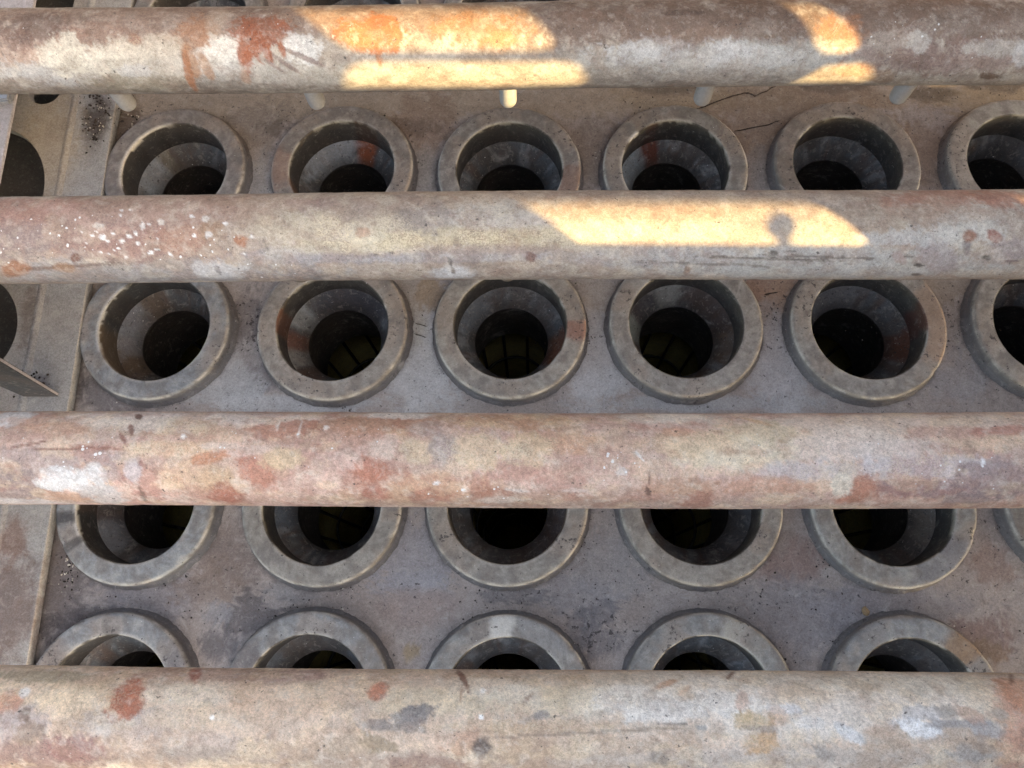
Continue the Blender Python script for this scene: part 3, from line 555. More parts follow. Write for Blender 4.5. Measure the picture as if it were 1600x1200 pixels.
STAINS_AND_SHADE.append([
    (-0.4279, -0.0496, 0.0511, 0.0089, -0.0, (149, 138, 118), 0.75, 0.6, 0.0),
    (-0.2747, -0.0567, 0.1018, 0.0146, -0.0, (163, 135, 122), 0.7, 0.6, 0.0),
    (-0.1962, -0.0559, 0.0394, 0.0144, -0.0, (155, 127, 122), 0.6, 0.6, 0.0),
    (-0.4163, -0.0291, 0.0644, 0.0116, -0.0, (216, 194, 170), 0.8, 0.6, 0.4),
    (-0.3606, -0.022, 0.0553, 0.0156, -0.0, (206, 185, 164), 0.6, 0.6, 0.3),
    (-0.2821, -0.0306, 0.044, 0.0115, -0.0, (221, 208, 192), 0.85, 0.7, 0.45),
    (-0.2704, -0.0095, 0.0461, 0.0095, -0.0, (200, 180, 158), 0.6, 0.6, 0.4),
    (-0.205, -0.0254, 0.0708, 0.0156, -0.0, (206, 179, 156), 0.7, 0.5, 0.2),
    (-0.173, -0.0365, 0.0384, 0.0098, -0.0, (210, 189, 168), 0.6, 0.6, 0.3),
    (-0.3214, -0.0064, 0.0473, 0.0122, -0.0, (170, 162, 162), 0.6, 0.6, 0.0),
    (-0.3331, -0.0264, 0.0205, 0.0135, 55.0, (164, 96, 74), 0.92, 0.6, 0.0),
    (-0.3345, -0.0206, 0.015, 0.0123, -0.0, (168, 102, 78), 0.85, 0.7, 0.0),
    (-0.1086, -0.0346, 0.0088, 0.0094, -0.0, (187, 120, 96), 0.9, 0.5, 0.0),
    (-0.4408, -0.0212, 0.0116, 0.0091, -0.0, (184, 126, 102), 0.7, 0.6, 0.0),
    (-0.4065, 0.0269, 0.0645, 0.021, -0.0, (125, 100, 96), 0.8, 0.6, 0.0),
    (-0.3767, 0.0176, 0.0238, 0.0139, -0.0, (131, 95, 91), 0.75, 0.7, 0.0),
    (-0.4299, -0.0026, 0.0316, 0.0142, -0.0, (156, 140, 146), 0.7, 0.6, 0.0),
    (-0.416, 0.0052, 0.0143, 0.0115, -0.0, (135, 116, 100), 0.7, 0.8, 0.0),
    (-0.4211, -0.009, 0.0057, 0.0051, -0.0, (110, 92, 80), 0.7, 0.8, 0.0),
    (-0.3023, 0.012, 0.0806, 0.0145, -0.0, (163, 150, 144), 0.5, 0.5, 0.0),
    (-0.2118, 0.0227, 0.1168, 0.0163, -0.0, (147, 133, 124), 0.6, 0.5, 0.0),
    (-0.2684, 0.0203, 0.0398, 0.0062, -0.0, (141, 130, 120), 0.5, 0.6, 0.0),
    (-0.1718, 0.0132, 0.0191, 0.0127, -0.0, (168, 143, 120), 0.4, 0.6, 0.0),
    (-0.0773, -0.0126, 0.0222, 0.0067, -14.0, (135, 130, 127), 0.85, 0.8, 0.0),
    (-0.097, -0.0046, 0.0273, 0.0045, 4.0, (139, 131, 126), 0.8, 0.7, 0.0),
    (-0.0707, -0.0158, 0.016, 0.0056, -10.0, (132, 128, 127), 0.8, 0.8, 0.0),
    (-0.1043, 0.0096, 0.0174, 0.0067, 15.0, (139, 124, 104), 0.8, 0.8, 0.0),
    (-0.1324, 0.0127, 0.0251, 0.0102, -0.0, (155, 138, 120), 0.6, 0.7, 0.0),
    (-0.0315, 0.0077, 0.016, 0.0122, -0.0, (171, 128, 104), 0.6, 0.6, 0.0),
    (-0.0136, 0.0124, 0.008, 0.0078, -0.0, (85, 75, 71), 0.97, 0.25, 0.0),
    (-0.014, -0.0122, 0.0024, 0.0022, -0.0, (244, 244, 240), 1.0, 0.1, 0.0),
    (-0.0134, -0.0364, 0.0025, 0.0027, -0.0, (236, 232, 224), 0.9, 0.2, 0.0),
    (-0.0558, -0.0271, 0.0556, 0.0146, -0.0, (213, 196, 162), 0.75, 0.6, 0.3),
    (-0.0224, -0.042, 0.0436, 0.0094, -0.0, (210, 196, 180), 0.6, 0.6, 0.0),
    (0.0127, -0.0321, 0.0247, 0.0103, -0.0, (221, 210, 190), 0.7, 0.7, 0.1),
    (0.0526, -0.0283, 0.0738, 0.0148, -0.0, (218, 201, 168), 0.75, 0.6, 0.4),
    (0.1206, -0.0273, 0.0408, 0.0133, -0.0, (226, 219, 207), 0.85, 0.7, 0.15),
    (0.0591, -0.05, 0.094, 0.01, -0.0, (185, 168, 148), 0.5, 0.5, 0.0),
    (0.0466, -0.0051, 0.1099, 0.0055, -0.0, (191, 167, 142), 0.6, 0.6, 0.4),
    (0.2673, -0.029, 0.2129, 0.0334, -0.0, (224, 215, 204), 0.9, 0.4, 0.1),
    (0.1266, -0.0304, 0.0745, 0.0197, -0.0, (221, 210, 192), 0.6, 0.5, 0.2),
    (0.1506, -0.0182, 0.0384, 0.0089, -0.0, (224, 220, 212), 0.8, 0.7, 0.25),
    (0.2102, -0.0243, 0.0391, 0.0127, -0.0, (226, 221, 212), 0.8, 0.7, 0.1),
    (0.2541, -0.0204, 0.0205, 0.0046, -0.0, (218, 221, 223), 0.8, 0.7, 0.0),
    (0.2688, -0.0101, 0.0128, 0.0058, -0.0, (222, 220, 216), 0.6, 0.7, 0.2),
    (0.3059, -0.0003, 0.013, 0.0053, 35.0, (210, 214, 218), 0.7, 0.6, 0.0),
    (0.3624, -0.006, 0.0201, 0.0078, 8.0, (227, 229, 230), 0.9, 0.7, 0.1),
    (0.3695, -0.0173, 0.0175, 0.0067, -0.0, (194, 193, 196), 0.75, 0.8, 0.2),
    (0.3701, -0.0477, 0.0821, 0.0135, -0.0, (204, 194, 174), 0.6, 0.5, 0.0),
    (0.2756, -0.056, 0.2118, 0.0149, -0.0, (210, 200, 184), 0.6, 0.5, 0.0),
    (0.2236, -0.0106, 0.0177, 0.0074, -0.0, (198, 154, 88), 0.9, 0.8, 0.55),
    (0.2287, 0.0068, 0.0139, 0.0086, -0.0, (181, 133, 78), 0.85, 0.8, 0.55),
    (0.2141, -0.0136, 0.0088, 0.0034, -0.0, (201, 164, 104), 0.6, 0.8, 0.4),
    (0.2295, -0.0045, 0.0152, 0.0028, -0.0, (143, 128, 120), 0.7, 0.6, 0.0),
    (0.2448, -0.015, 0.0089, 0.0092, -30.0, (199, 160, 132), 0.5, 0.6, 0.0),
    (0.4003, -0.0099, 0.0327, 0.0037, -2.0, (157, 148, 146), 0.85, 0.7, 0.0),
    (0.3919, -0.0186, 0.0082, 0.0055, -0.0, (162, 154, 146), 0.75, 0.6, 0.0),
    (0.4266, -0.0057, 0.0152, 0.0081, -0.0, (160, 156, 155), 0.8, 0.6, 0.0),
    (0.4367, -0.0181, 0.0084, 0.0056, -0.0, (168, 159, 150), 0.75, 0.6, 0.0),
    (0.4108, -0.0178, 0.0124, 0.0056, 20.0, (189, 150, 128), 0.6, 0.7, 0.0),
    (0.3335, -0.0031, 0.0171, 0.0053, -0.0, (196, 165, 142), 0.6, 0.6, 0.0),
    (0.3602, 0.0016, 0.0267, 0.0072, -0.0, (180, 156, 138), 0.6, 0.7, 0.0),
    (0.0688, 0.0003, 0.0795, 0.0012, -3.0, (134, 118, 106), 0.75, 0.8, 0.0),
    (0.1525, -0.0083, 0.0186, 0.0009, -0.0, (125, 118, 114), 0.7, 0.7, 0.0),
    (0.1624, -0.0079, 0.0031, 0.0014, -0.0, (102, 98, 95), 0.8, 0.5, 0.0),
    (0.1782, -0.0045, 0.0056, 0.0025, 5.0, (135, 134, 137), 0.9, 0.4, 0.0),
    (0.0131, 0.0272, 0.5587, 0.0115, -0.0, (147, 133, 124), 0.75, 0.4, 0.0),  # dirt along the lower side, with some shading painted in
    (0.2891, 0.0217, 0.209, 0.0114, -0.0, (184, 174, 166), 0.7, 0.5, 0.0),
    (0.0687, 0.0119, 0.0737, 0.0078, -0.0, (169, 150, 132), 0.5, 0.5, 0.0),
    (-0.0655, 0.0307, 0.0376, 0.0109, -0.0, (123, 95, 88), 0.6, 0.7, 0.0),
    (0.2806, 0.0159, 0.0117, 0.0047, 30.0, (141, 135, 130), 0.7, 0.7, 0.0),
    (0.1408, 0.0208, 0.01, 0.0062, 30.0, (138, 130, 124), 0.7, 0.7, 0.0),
    (0.4083, 0.0132, 0.0206, 0.0074, -0.0, (143, 140, 138), 0.6, 0.7, 0.0),
    (0.4496, -0.0069, 0.0238, 0.0391, -0.0, (184, 119, 90), 0.65, 0.6, 0.0),
    (0.4655, -0.0398, 0.02, 0.0194, -0.0, (191, 130, 98), 0.65, 0.6, 0.0),
    (0.4194, 0.0061, 0.0138, 0.0062, -0.0, (169, 138, 112), 0.5, 0.6, 0.0),
    (0.1513, -0.0444, 0.0139, 0.004, -30.0, (187, 143, 114), 0.75, 0.5, 0.0),
    (0.1674, -0.0373, 0.0088, 0.0027, -40.0, (196, 159, 132), 0.6, 0.6, 0.0),
    (0.2166, -0.0284, 0.0051, 0.0096, 30.0, (192, 149, 124), 0.5, 0.6, 0.0),
    (0.2137, -0.0597, 0.002, 0.0127, 32.0, (106, 74, 60), 0.85, 0.5, 0.0),
    (0.4684, -0.0602, 0.0022, 0.0128, 30.0, (106, 74, 60), 0.8, 0.5, 0.0),
    (-0.0339, -0.0544, 0.0025, 0.0165, -20.0, (107, 68, 56), 0.85, 0.6, 0.0),
    (-0.0323, -0.0348, 0.0011, 0.0094, 4.0, (148, 112, 92), 0.6, 0.5, 0.0),
    (-0.283, -0.0565, 0.0054, 0.0153, -25.0, (149, 86, 70), 0.8, 0.5, 0.0),
    (0.0264, -0.028, 0.0092, 0.0015, -50.0, (151, 130, 118), 0.75, 0.4, 0.0),
    (0.0388, -0.0143, 0.0067, 0.0033, -10.0, (139, 133, 131), 0.8, 0.6, 0.0),
    (0.0242, -0.01, 0.0085, 0.0027, -10.0, (162, 154, 146), 0.6, 0.6, 0.0),
    (-0.2522, -0.0102, 0.0016, 0.0018, -0.0, (238, 238, 234), 0.9, 0.2, 0.0),
    (-0.4298, -0.0301, 0.0051, 0.0045, -0.0, (210, 208, 204), 0.8, 0.3, 0.0),
])
FLECKS = [[(0.4736, 0.0285, 0.1038, 0.0312, 0.5), (0.4241, -0.0007, 0.0515, 0.0136, 0.35), (-0.2654, -0.0067, 0.1003, 0.0226, 0.3), (-0.552, 0.0246, 0.0553, 0.0332, 0.3)], [(-0.4535, 0.0155, 0.11, 0.0333, 0.8), (-0.5157, 0.0218, 0.0487, 0.0375, 0.9), (-0.3254, 0.0296, 0.0886, 0.0293, 0.6), (-0.2438, 0.062, 0.0581, 0.0179, 0.7), (0.0782, 0.0091, 0.0408, 0.0138, 0.2)], [(-0.4228, -0.0021, 0.0934, 0.0276, 0.5), (-0.2044, -0.0089, 0.1938, 0.0305, 0.4), (-0.0188, 0.0437, 0.0939, 0.0175, 0.6), (0.11, 0.0125, 0.0494, 0.0188, 0.7), (0.4347, 0.0211, 0.0838, 0.0272, 0.5), (0.317, -0.0094, 0.1319, 0.0302, 0.25)], [(-0.2756, -0.0288, 0.1328, 0.0158, 0.25), (-0.0768, -0.0064, 0.037, 0.0111, 0.3)]]
SHEET_STAINS_AND_LIGHT = [
    (0.0032, 0.386, 0.8982, 0.0392, 0.0, (156, 141, 124), 0.75, 0.5, 0.0),  # brown dust, deepened to paint in warm sun bounce on the far strip
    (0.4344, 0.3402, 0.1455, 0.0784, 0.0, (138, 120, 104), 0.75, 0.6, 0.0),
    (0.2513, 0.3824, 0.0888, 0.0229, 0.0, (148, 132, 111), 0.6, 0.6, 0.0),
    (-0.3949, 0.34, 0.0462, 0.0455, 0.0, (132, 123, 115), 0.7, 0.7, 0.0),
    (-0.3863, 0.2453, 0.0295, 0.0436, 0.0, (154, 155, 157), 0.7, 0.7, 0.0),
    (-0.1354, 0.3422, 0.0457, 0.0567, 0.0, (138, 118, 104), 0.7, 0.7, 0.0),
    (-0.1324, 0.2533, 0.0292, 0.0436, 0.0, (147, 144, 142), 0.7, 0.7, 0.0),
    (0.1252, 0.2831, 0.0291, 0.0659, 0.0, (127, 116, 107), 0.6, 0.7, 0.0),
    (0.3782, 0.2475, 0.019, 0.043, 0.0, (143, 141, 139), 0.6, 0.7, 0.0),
    (0.748, 0.3696, 0.0867, 0.0451, 0.0, (168, 143, 106), 0.7, 0.6, 0.0),  # warm bounce light at the far right, painted into the colour
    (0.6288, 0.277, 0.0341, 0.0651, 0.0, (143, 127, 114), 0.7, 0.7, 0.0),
    (0.6451, 0.3813, 0.0427, 0.0136, 0.0, (94, 83, 70), 0.7, 0.4, 0.0),  # slot shadow painted in as a dark rectangle
    (-0.6014, 0.3031, 0.0402, 0.0562, 0.0, (87, 75, 70), 0.7, 0.6, 0.0),
    (-0.6363, 0.372, 0.0204, 0.0464, 0.0, (75, 64, 58), 0.6, 0.7, 0.0),
    (-0.1549, 0.3312, 0.0397, 0.0158, 0.0, (110, 96, 88), 0.6, 0.9, 0.0),
    (-0.3643, 0.3339, 0.0261, 0.0159, 0.0, (101, 91, 85), 0.6, 0.9, 0.0),
    (-0.1226, -0.0416, 0.06, 0.1044, 0.0, (185, 189, 194), 0.85, 0.6, 0.0),
    (-0.1355, 0.0656, 0.0373, 0.04, 0.0, (163, 154, 144), 0.7, 0.7, 0.0),
    (-0.1148, 0.0605, 0.0205, 0.0299, 0.0, (154, 128, 96), 0.6, 0.7, 0.0),
    (-0.1426, 0.0065, 0.0276, 0.0253, 0.0, (178, 176, 166), 0.6, 0.7, 0.0),
    (-0.3788, -0.0404, 0.0368, 0.086, 0.0, (150, 148, 152), 0.7, 0.7, 0.0),
    (-0.3806, 0.0276, 0.0262, 0.0355, 0.0, (116, 104, 106), 0.75, 0.8, 0.0),
    (-0.3578, -0.0689, 0.042, 0.0226, 0.0, (124, 118, 123), 0.75, 0.8, 0.0),
    (-0.2912, -0.1064, 0.1083, 0.0129, 0.0, (178, 184, 192), 0.7, 0.6, 0.0),
    (-0.4117, -0.0781, 0.0548, 0.0375, 0.0, (176, 183, 190), 0.7, 0.7, 0.0),
    (-0.5564, -0.0916, 0.055, 0.0281, 0.0, (111, 103, 107), 0.7, 0.7, 0.0),
    (-0.6136, -0.0773, 0.0129, 0.0377, 0.0, (85, 72, 74), 0.7, 0.7, 0.0),
    (0.1222, -0.0238, 0.0452, 0.1048, 0.0, (186, 184, 186), 0.8, 0.6, 0.0),
    (0.1241, 0.0539, 0.0368, 0.0297, 0.0, (165, 154, 142), 0.7, 0.7, 0.0),
    (0.1296, -0.0802, 0.0535, 0.0222, 0.0, (184, 188, 196), 0.7, 0.6, 0.0),
    (0.3714, -0.0533, 0.0391, 0.0841, 0.0, (182, 180, 184), 0.75, 0.6, 0.0),
    (0.3723, 0.064, 0.0511, 0.0217, 0.0, (153, 118, 95), 0.7, 0.7, 0.0),
    (0.3982, 0.047, 0.0236, 0.0255, 0.0, (168, 143, 124), 0.6, 0.7, 0.0),
    (0.6281, 0.0116, 0.041, 0.0863, 0.0, (172, 164, 158), 0.75, 0.7, 0.0),
    (0.6158, -0.0729, 0.0437, 0.0368, 0.0, (156, 152, 155), 0.7, 0.7, 0.0),
    (0.6269, 0.0651, 0.0361, 0.0256, 0.0, (160, 146, 130), 0.7, 0.7, 0.0),
    (0.2701, -0.1083, 0.1759, 0.0128, 0.0, (164, 168, 176), 0.7, 0.6, 0.0),
    (-0.6076, -0.3421, 0.0518, 0.0909, 0.0, (104, 94, 97), 0.8, 0.6, 0.0),  # nearer rows from here: stains with part of their dimness painted in
    (-0.5541, -0.4109, 0.0507, 0.0318, 0.0, (96, 87, 90), 0.7, 0.7, 0.0),
    (-0.4588, -0.3623, 0.0682, 0.0326, 0.0, (130, 127, 137), 0.7, 0.7, 0.0),
    (-0.3818, -0.3251, 0.0429, 0.0498, 0.0, (126, 113, 108), 0.7, 0.7, 0.0),
    (-0.3911, -0.358, 0.0425, 0.0326, 0.0, (138, 122, 112), 0.6, 0.7, 0.0),
    (-0.3329, -0.3902, 0.037, 0.0288, 10.0, (93, 87, 93), 0.8, 0.9, 0.2),
    (-0.371, -0.43, 0.0334, 0.0235, 0.0, (104, 99, 106), 0.7, 0.8, 0.0),
    (-0.3839, -0.3864, 0.022, 0.0161, 0.0, (143, 146, 158), 0.7, 0.9, 0.2),
    (-0.1301, -0.3247, 0.0679, 0.0577, 0.0, (148, 148, 159), 0.75, 0.7, 0.0),
    (-0.1196, -0.3816, 0.0585, 0.024, 0.0, (152, 138, 133), 0.75, 0.6, 0.0),
    (-0.1294, -0.3452, 0.0591, 0.0114, 0.0, (149, 151, 164), 0.6, 0.6, 0.0),
    (-0.1928, -0.4214, 0.0498, 0.0236, 0.0, (146, 135, 128), 0.6, 0.6, 0.0),
    (-0.1243, -0.4352, 0.0124, 0.0093, 0.0, (164, 138, 98), 0.75, 0.7, 0.0),
    (-0.2889, -0.3619, 0.0338, 0.013, 0.0, (134, 137, 143), 0.5, 0.7, 0.0),
    (0.1229, -0.3243, 0.0553, 0.0492, 0.0, (145, 141, 143), 0.7, 0.6, 0.0),
    (0.0885, -0.3649, 0.0499, 0.0241, 0.0, (141, 136, 140), 0.7, 0.6, 0.0),
    (0.1169, -0.3888, 0.0247, 0.0143, 20.0, (103, 101, 112), 0.8, 0.9, 0.3),
    (0.112, -0.4203, 0.0278, 0.0172, 0.0, (108, 106, 114), 0.75, 0.9, 0.4),
    (0.0918, -0.4086, 0.0197, 0.0236, 0.0, (109, 107, 114), 0.7, 0.9, 0.5),
    (0.0053, -0.3652, 0.05, 0.0113, 0.0, (107, 106, 114), 0.7, 0.9, 0.3),
    (0.0787, -0.4514, 0.0244, 0.0107, 0.0, (124, 122, 128), 0.6, 0.8, 0.3),
    (0.3654, -0.3157, 0.0499, 0.0328, 0.0, (140, 118, 112), 0.75, 0.7, 0.0),
    (0.367, -0.388, 0.0897, 0.0394, 0.0, (139, 133, 137), 0.75, 0.6, 0.0),
    (0.3023, -0.3803, 0.0492, 0.0317, 0.0, (146, 138, 136), 0.6, 0.6, 0.0),
    (0.4981, -0.3797, 0.1056, 0.0316, 0.0, (138, 132, 139), 0.75, 0.6, 0.0),
    (0.5894, -0.4185, 0.0448, 0.0309, 0.0, (127, 106, 103), 0.75, 0.7, 0.0),
    (0.6244, -0.3235, 0.0279, 0.0276, 0.0, (144, 125, 118), 0.75, 0.7, 0.0),
    (0.603, -0.4338, 0.0239, 0.0122, 0.0, (138, 119, 100), 0.6, 0.8, 0.0),
    (0.5935, -0.2825, 0.0249, 0.0249, 0.0, (143, 138, 134), 0.6, 0.8, 0.3),
    (0.3516, -0.2827, 0.0252, 0.025, 0.0, (155, 150, 144), 0.6, 0.8, 0.3),
]
SHEET_PITS = [(0.1123, -0.4085, 0.0739, 0.0353, 0.9), (0.0053, -0.3652, 0.0584, 0.0161, 0.7), (0.6342, -0.0075, 0.0408, 0.1045, 0.55), (0.3771, 0.0131, 0.0397, 0.0868, 0.6), (-0.3741, 0.0079, 0.0372, 0.0586, 0.8), (-0.1415, -0.0224, 0.0274, 0.0575, 0.25), (-0.3543, 0.3338, 0.0601, 0.0567, 0.4), (-0.1339, 0.2973, 0.0492, 0.0667, 0.5), (0.1226, -0.0046, 0.0363, 0.0577, 0.4), (-0.1626, -0.3575, 0.1348, 0.0487, 0.4), (0.3029, -0.3724, 0.0821, 0.0319, 0.5), (0.4971, -0.3876, 0.1054, 0.0393, 0.3), (0.5935, -0.2825, 0.0332, 0.0414, 0.7), (-0.6381, 0.349, 0.0407, 0.0574, 0.9), (-0.5769, -0.3171, 0.026, 0.0669, 0.6), (0.6444, 0.3207, 0.0574, 0.0442, 0.5)]


# ------------------------------------------------------------------ tube sheet: one plate with a hole under every collar
def build_tube_sheet():
    nang, nrad = 160, 22
    V, Fc, base = [], [], 0
    for r in range(0, 5):
        for c in range(1, 7):
            cx, cy = ring_centre(r, c)
            x0 = (c - 3) * PITCH_X - PITCH_X / 2; x1 = x0 + PITCH_X
            y0 = (2 - r) * PITCH_Y - PITCH_Y / 2; y1 = y0 + PITCH_Y
            q = nang // 4; t = np.arange(q) / q
            bx = np.concatenate([x1 + 0 * t, x1 - (x1 - x0) * t, x0 + 0 * t, x0 + (x1 - x0) * t])
            by = np.concatenate([y0 + (y1 - y0) * t, y1 + 0 * t, y1 - (y1 - y0) * t, y0 + 0 * t])
            ang = np.arctan2(by - cy, bx - cx)
            hx = cx + 0.092 * np.cos(ang); hy = cy + 0.092 * np.sin(ang)
            f = np.linspace(0, 1, nrad)[:, None]
            X = hx[None] + (bx - hx)[None] * f; Y = hy[None] + (by - hy)[None] * f
            V.append(np.stack([X.ravel(), Y.ravel()], 1))
            Fc.append(grid_faces(nrad, nang, True) + base); base += nrad * nang
    V = np.concatenate(V); Fc = np.concatenate(Fc)
    # plain margins round the drilled field
    xa, xb = -2.5 * PITCH_X, 3.5 * PITCH_X; ya, yb = -2.5 * PITCH_Y, 2.5 * PITCH_Y
    for (ax, bx_, ay, by_, n1, n2) in ((xa - 0.07, xa, ya - 0.5, yb + 0.4, 12, 120), (xb, xb + 0.6, ya - 0.5, yb + 0.4, 30, 60),
                                       (xa, xb, ya - 0.5, ya, 60, 20), (xa, xb, yb, yb + 0.4, 60, 20)):
        gx, gy = np.meshgrid(np.linspace(ax, bx_, n1), np.linspace(ay, by_, n2), indexing='ij')
        V = np.concatenate([V, np.stack([gx.ravel(), gy.ravel()], 1)])
        Fc = np.concatenate([Fc, grid_faces(n1, n2) + base]); base += n1 * n2
    u, v = V[:, 0].copy(), V[:, 1].copy()
    rag = fbm(u * 38 + 9, v * 38 + 4, 5); fin = fbm(u * 170 + 3, v * 170 + 8, 4, 0.7)
    wide = fbm(u * 9 + 31, v * 9 + 12, 4)
    col = np.repeat(lin('a09894')[None], len(u), 0)
    k = sstep(0.45, 0.65, wide)[:, None] * 0.35
    col = col * (1 - k) + lin('94857b')[None] * k
    for row in SHEET_STAINS_AND_LIGHT: blob(col, u, v, row, rag, fin)
    # dirt and contact shade painted round the foot of each collar
    foot_dirt_shade = np.zeros_like(u)
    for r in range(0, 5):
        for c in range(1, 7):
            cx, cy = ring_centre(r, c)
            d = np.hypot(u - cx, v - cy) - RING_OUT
            foot_dirt_shade = np.maximum(foot_dirt_shade, sstep(0.009, 0.0, d + 0.02 * (rag - 0.5)) * 0.55)
    col = col * (1 - foot_dirt_shade[:, None]) + lin('4d4745')[None] * foot_dirt_shade[:, None]
    col *= (0.86 + 0.28 * fin)[:, None]
    z = (rag - 0.5) * 0.0016 + (fin - 0.5) * 0.0005
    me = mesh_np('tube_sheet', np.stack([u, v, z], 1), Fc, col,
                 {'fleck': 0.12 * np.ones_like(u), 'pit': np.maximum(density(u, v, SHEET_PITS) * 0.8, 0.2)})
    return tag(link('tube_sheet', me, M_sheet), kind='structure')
build_tube_sheet()

def box_mesh(name, x0, x1, y0, y1, z0, z1, bevel=0.0):
    bm = bmesh.new()
    bmesh.ops.create_cube(bm, size=1)
    for v in bm.verts:
        v.co = Vector(((x0 + x1) / 2 + v.co.x * (x1 - x0), (y0 + y1) / 2 + v.co.y * (y1 - y0), (z0 + z1) / 2 + v.co.z * (z1 - z0)))
    if bevel: bmesh.ops.bevel(bm, geom=bm.edges[:], offset=bevel, segments=2, affect='EDGES')
    me = bpy.data.meshes.new(name); bm.to_mesh(me); bm.free()
    return me

# dark casing far below the plate
for wall in ((-1.33, -1.30, -1.15, 1.05), (1.48, 1.51, -1.15, 1.05), (-1.30, 1.48, -1.15, -1.12), (-1.30, 1.48, 1.02, 1.05)):
    tag(link('casing_wall', box_mesh('casing_wall', *wall, -1.6, 0.004), M_floor), kind='structure')
tag(link('casing_floor', box_mesh('casing_floor', -2.2, 2.2, -2.2, 2.2, -1.62, -1.6), M_floor), kind='structure')

# ledge under the perforated plate
tag(link('lower_ledge', box_mesh('lower_ledge', -1.25, -0.66, -1.1, 1.0, -0.21, -0.20), M_ledge), kind='structure')

# back wall of the clean-air chamber and the roof lip over it, beyond the top of the picture
tag(link('chamber_wall', box_mesh('chamber_wall', -1.5, 1.7, 1.06, 1.10, -0.1, 1.34), M_gobo_wall), kind='structure')
tag(link('chamber_roof', box_mesh('chamber_roof', -1.5, 1.7, 0.22, 1.055, 1.30, 1.34), M_gobo_wall), kind='structure')

# ------------------------------------------------------------------ collars with their venturis and filter cages
def lathe(name, profile, seg, paint=None, wob=None, mat=None):
    prof = np.array(profile); n = len(prof)
    a = np.arange(seg) / seg * 2 * np.pi
    Rr = np.repeat(prof[:, 0][:, None], seg, 1); Z = np.repeat(prof[:, 1][:, None], seg, 1)
    A = np.repeat(a[None], n, 0)
    if wob is not None: Rr, Z = wob(Rr, Z, A)
    V = np.stack([(Rr * np.cos(A)).ravel(), (Rr * np.sin(A)).ravel(), Z.ravel()], 1)
    col = attrs = None
    if paint is not None: col, attrs = paint(A.ravel(), Rr.ravel(), Z.ravel(), np.repeat(np.arange(n), seg))
    return mesh_np(name, V, grid_faces(n, seg, True), col, attrs)

RP = []                                                  # collar profile from the bore foot up, over and down
RP += [(RING_IN, z) for z in np.linspace(-0.030, RING_H - 0.004, 9)]
RP += [(RING_IN + 0.0003, RING_H - 0.0013), (RING_IN + 0.0011, RING_H - 0.0003), (RING_IN + 0.0024, RING_H)]
RP += [(RING_IN + 0.004 + t * (RING_OUT - RING_IN - 0.0095), RING_H) for t in (0.1, 0.3, 0.5, 0.7, 0.9, 1.06)]
RP += [(RING_OUT - 0.0030, RING_H - 0.0005), (RING_OUT - 0.0014, RING_H - 0.0018), (RING_OUT - 0.0004, RING_H - 0.0036)]
RP += [(RING_OUT, z) for z in (RING_H - 0.008, RING_H - 0.012, 0.005)]
RP += [(RING_OUT + 0.0012, 0.0028), (RING_OUT + 0.0034, 0.001), (RING_OUT + 0.0062, -0.0012)]
CP = [(RING_IN + 0.001, -0.0285), (0.0775, -0.0290), (0.0765, -0.0300), (0.0735, -0.0325), (0.069, -0.0372), (0.0645, -0.043), (0.0605, -0.049),
      (0.0568, -0.0545), (0.0550, -0.0570), (0.0545, -0.0585), (0.0552, -0.0600), (0.0580, -0.068), (0.0605, -0.085), (0.0615, -0.12), (0.061, -0.16), (0.060, -0.19)]

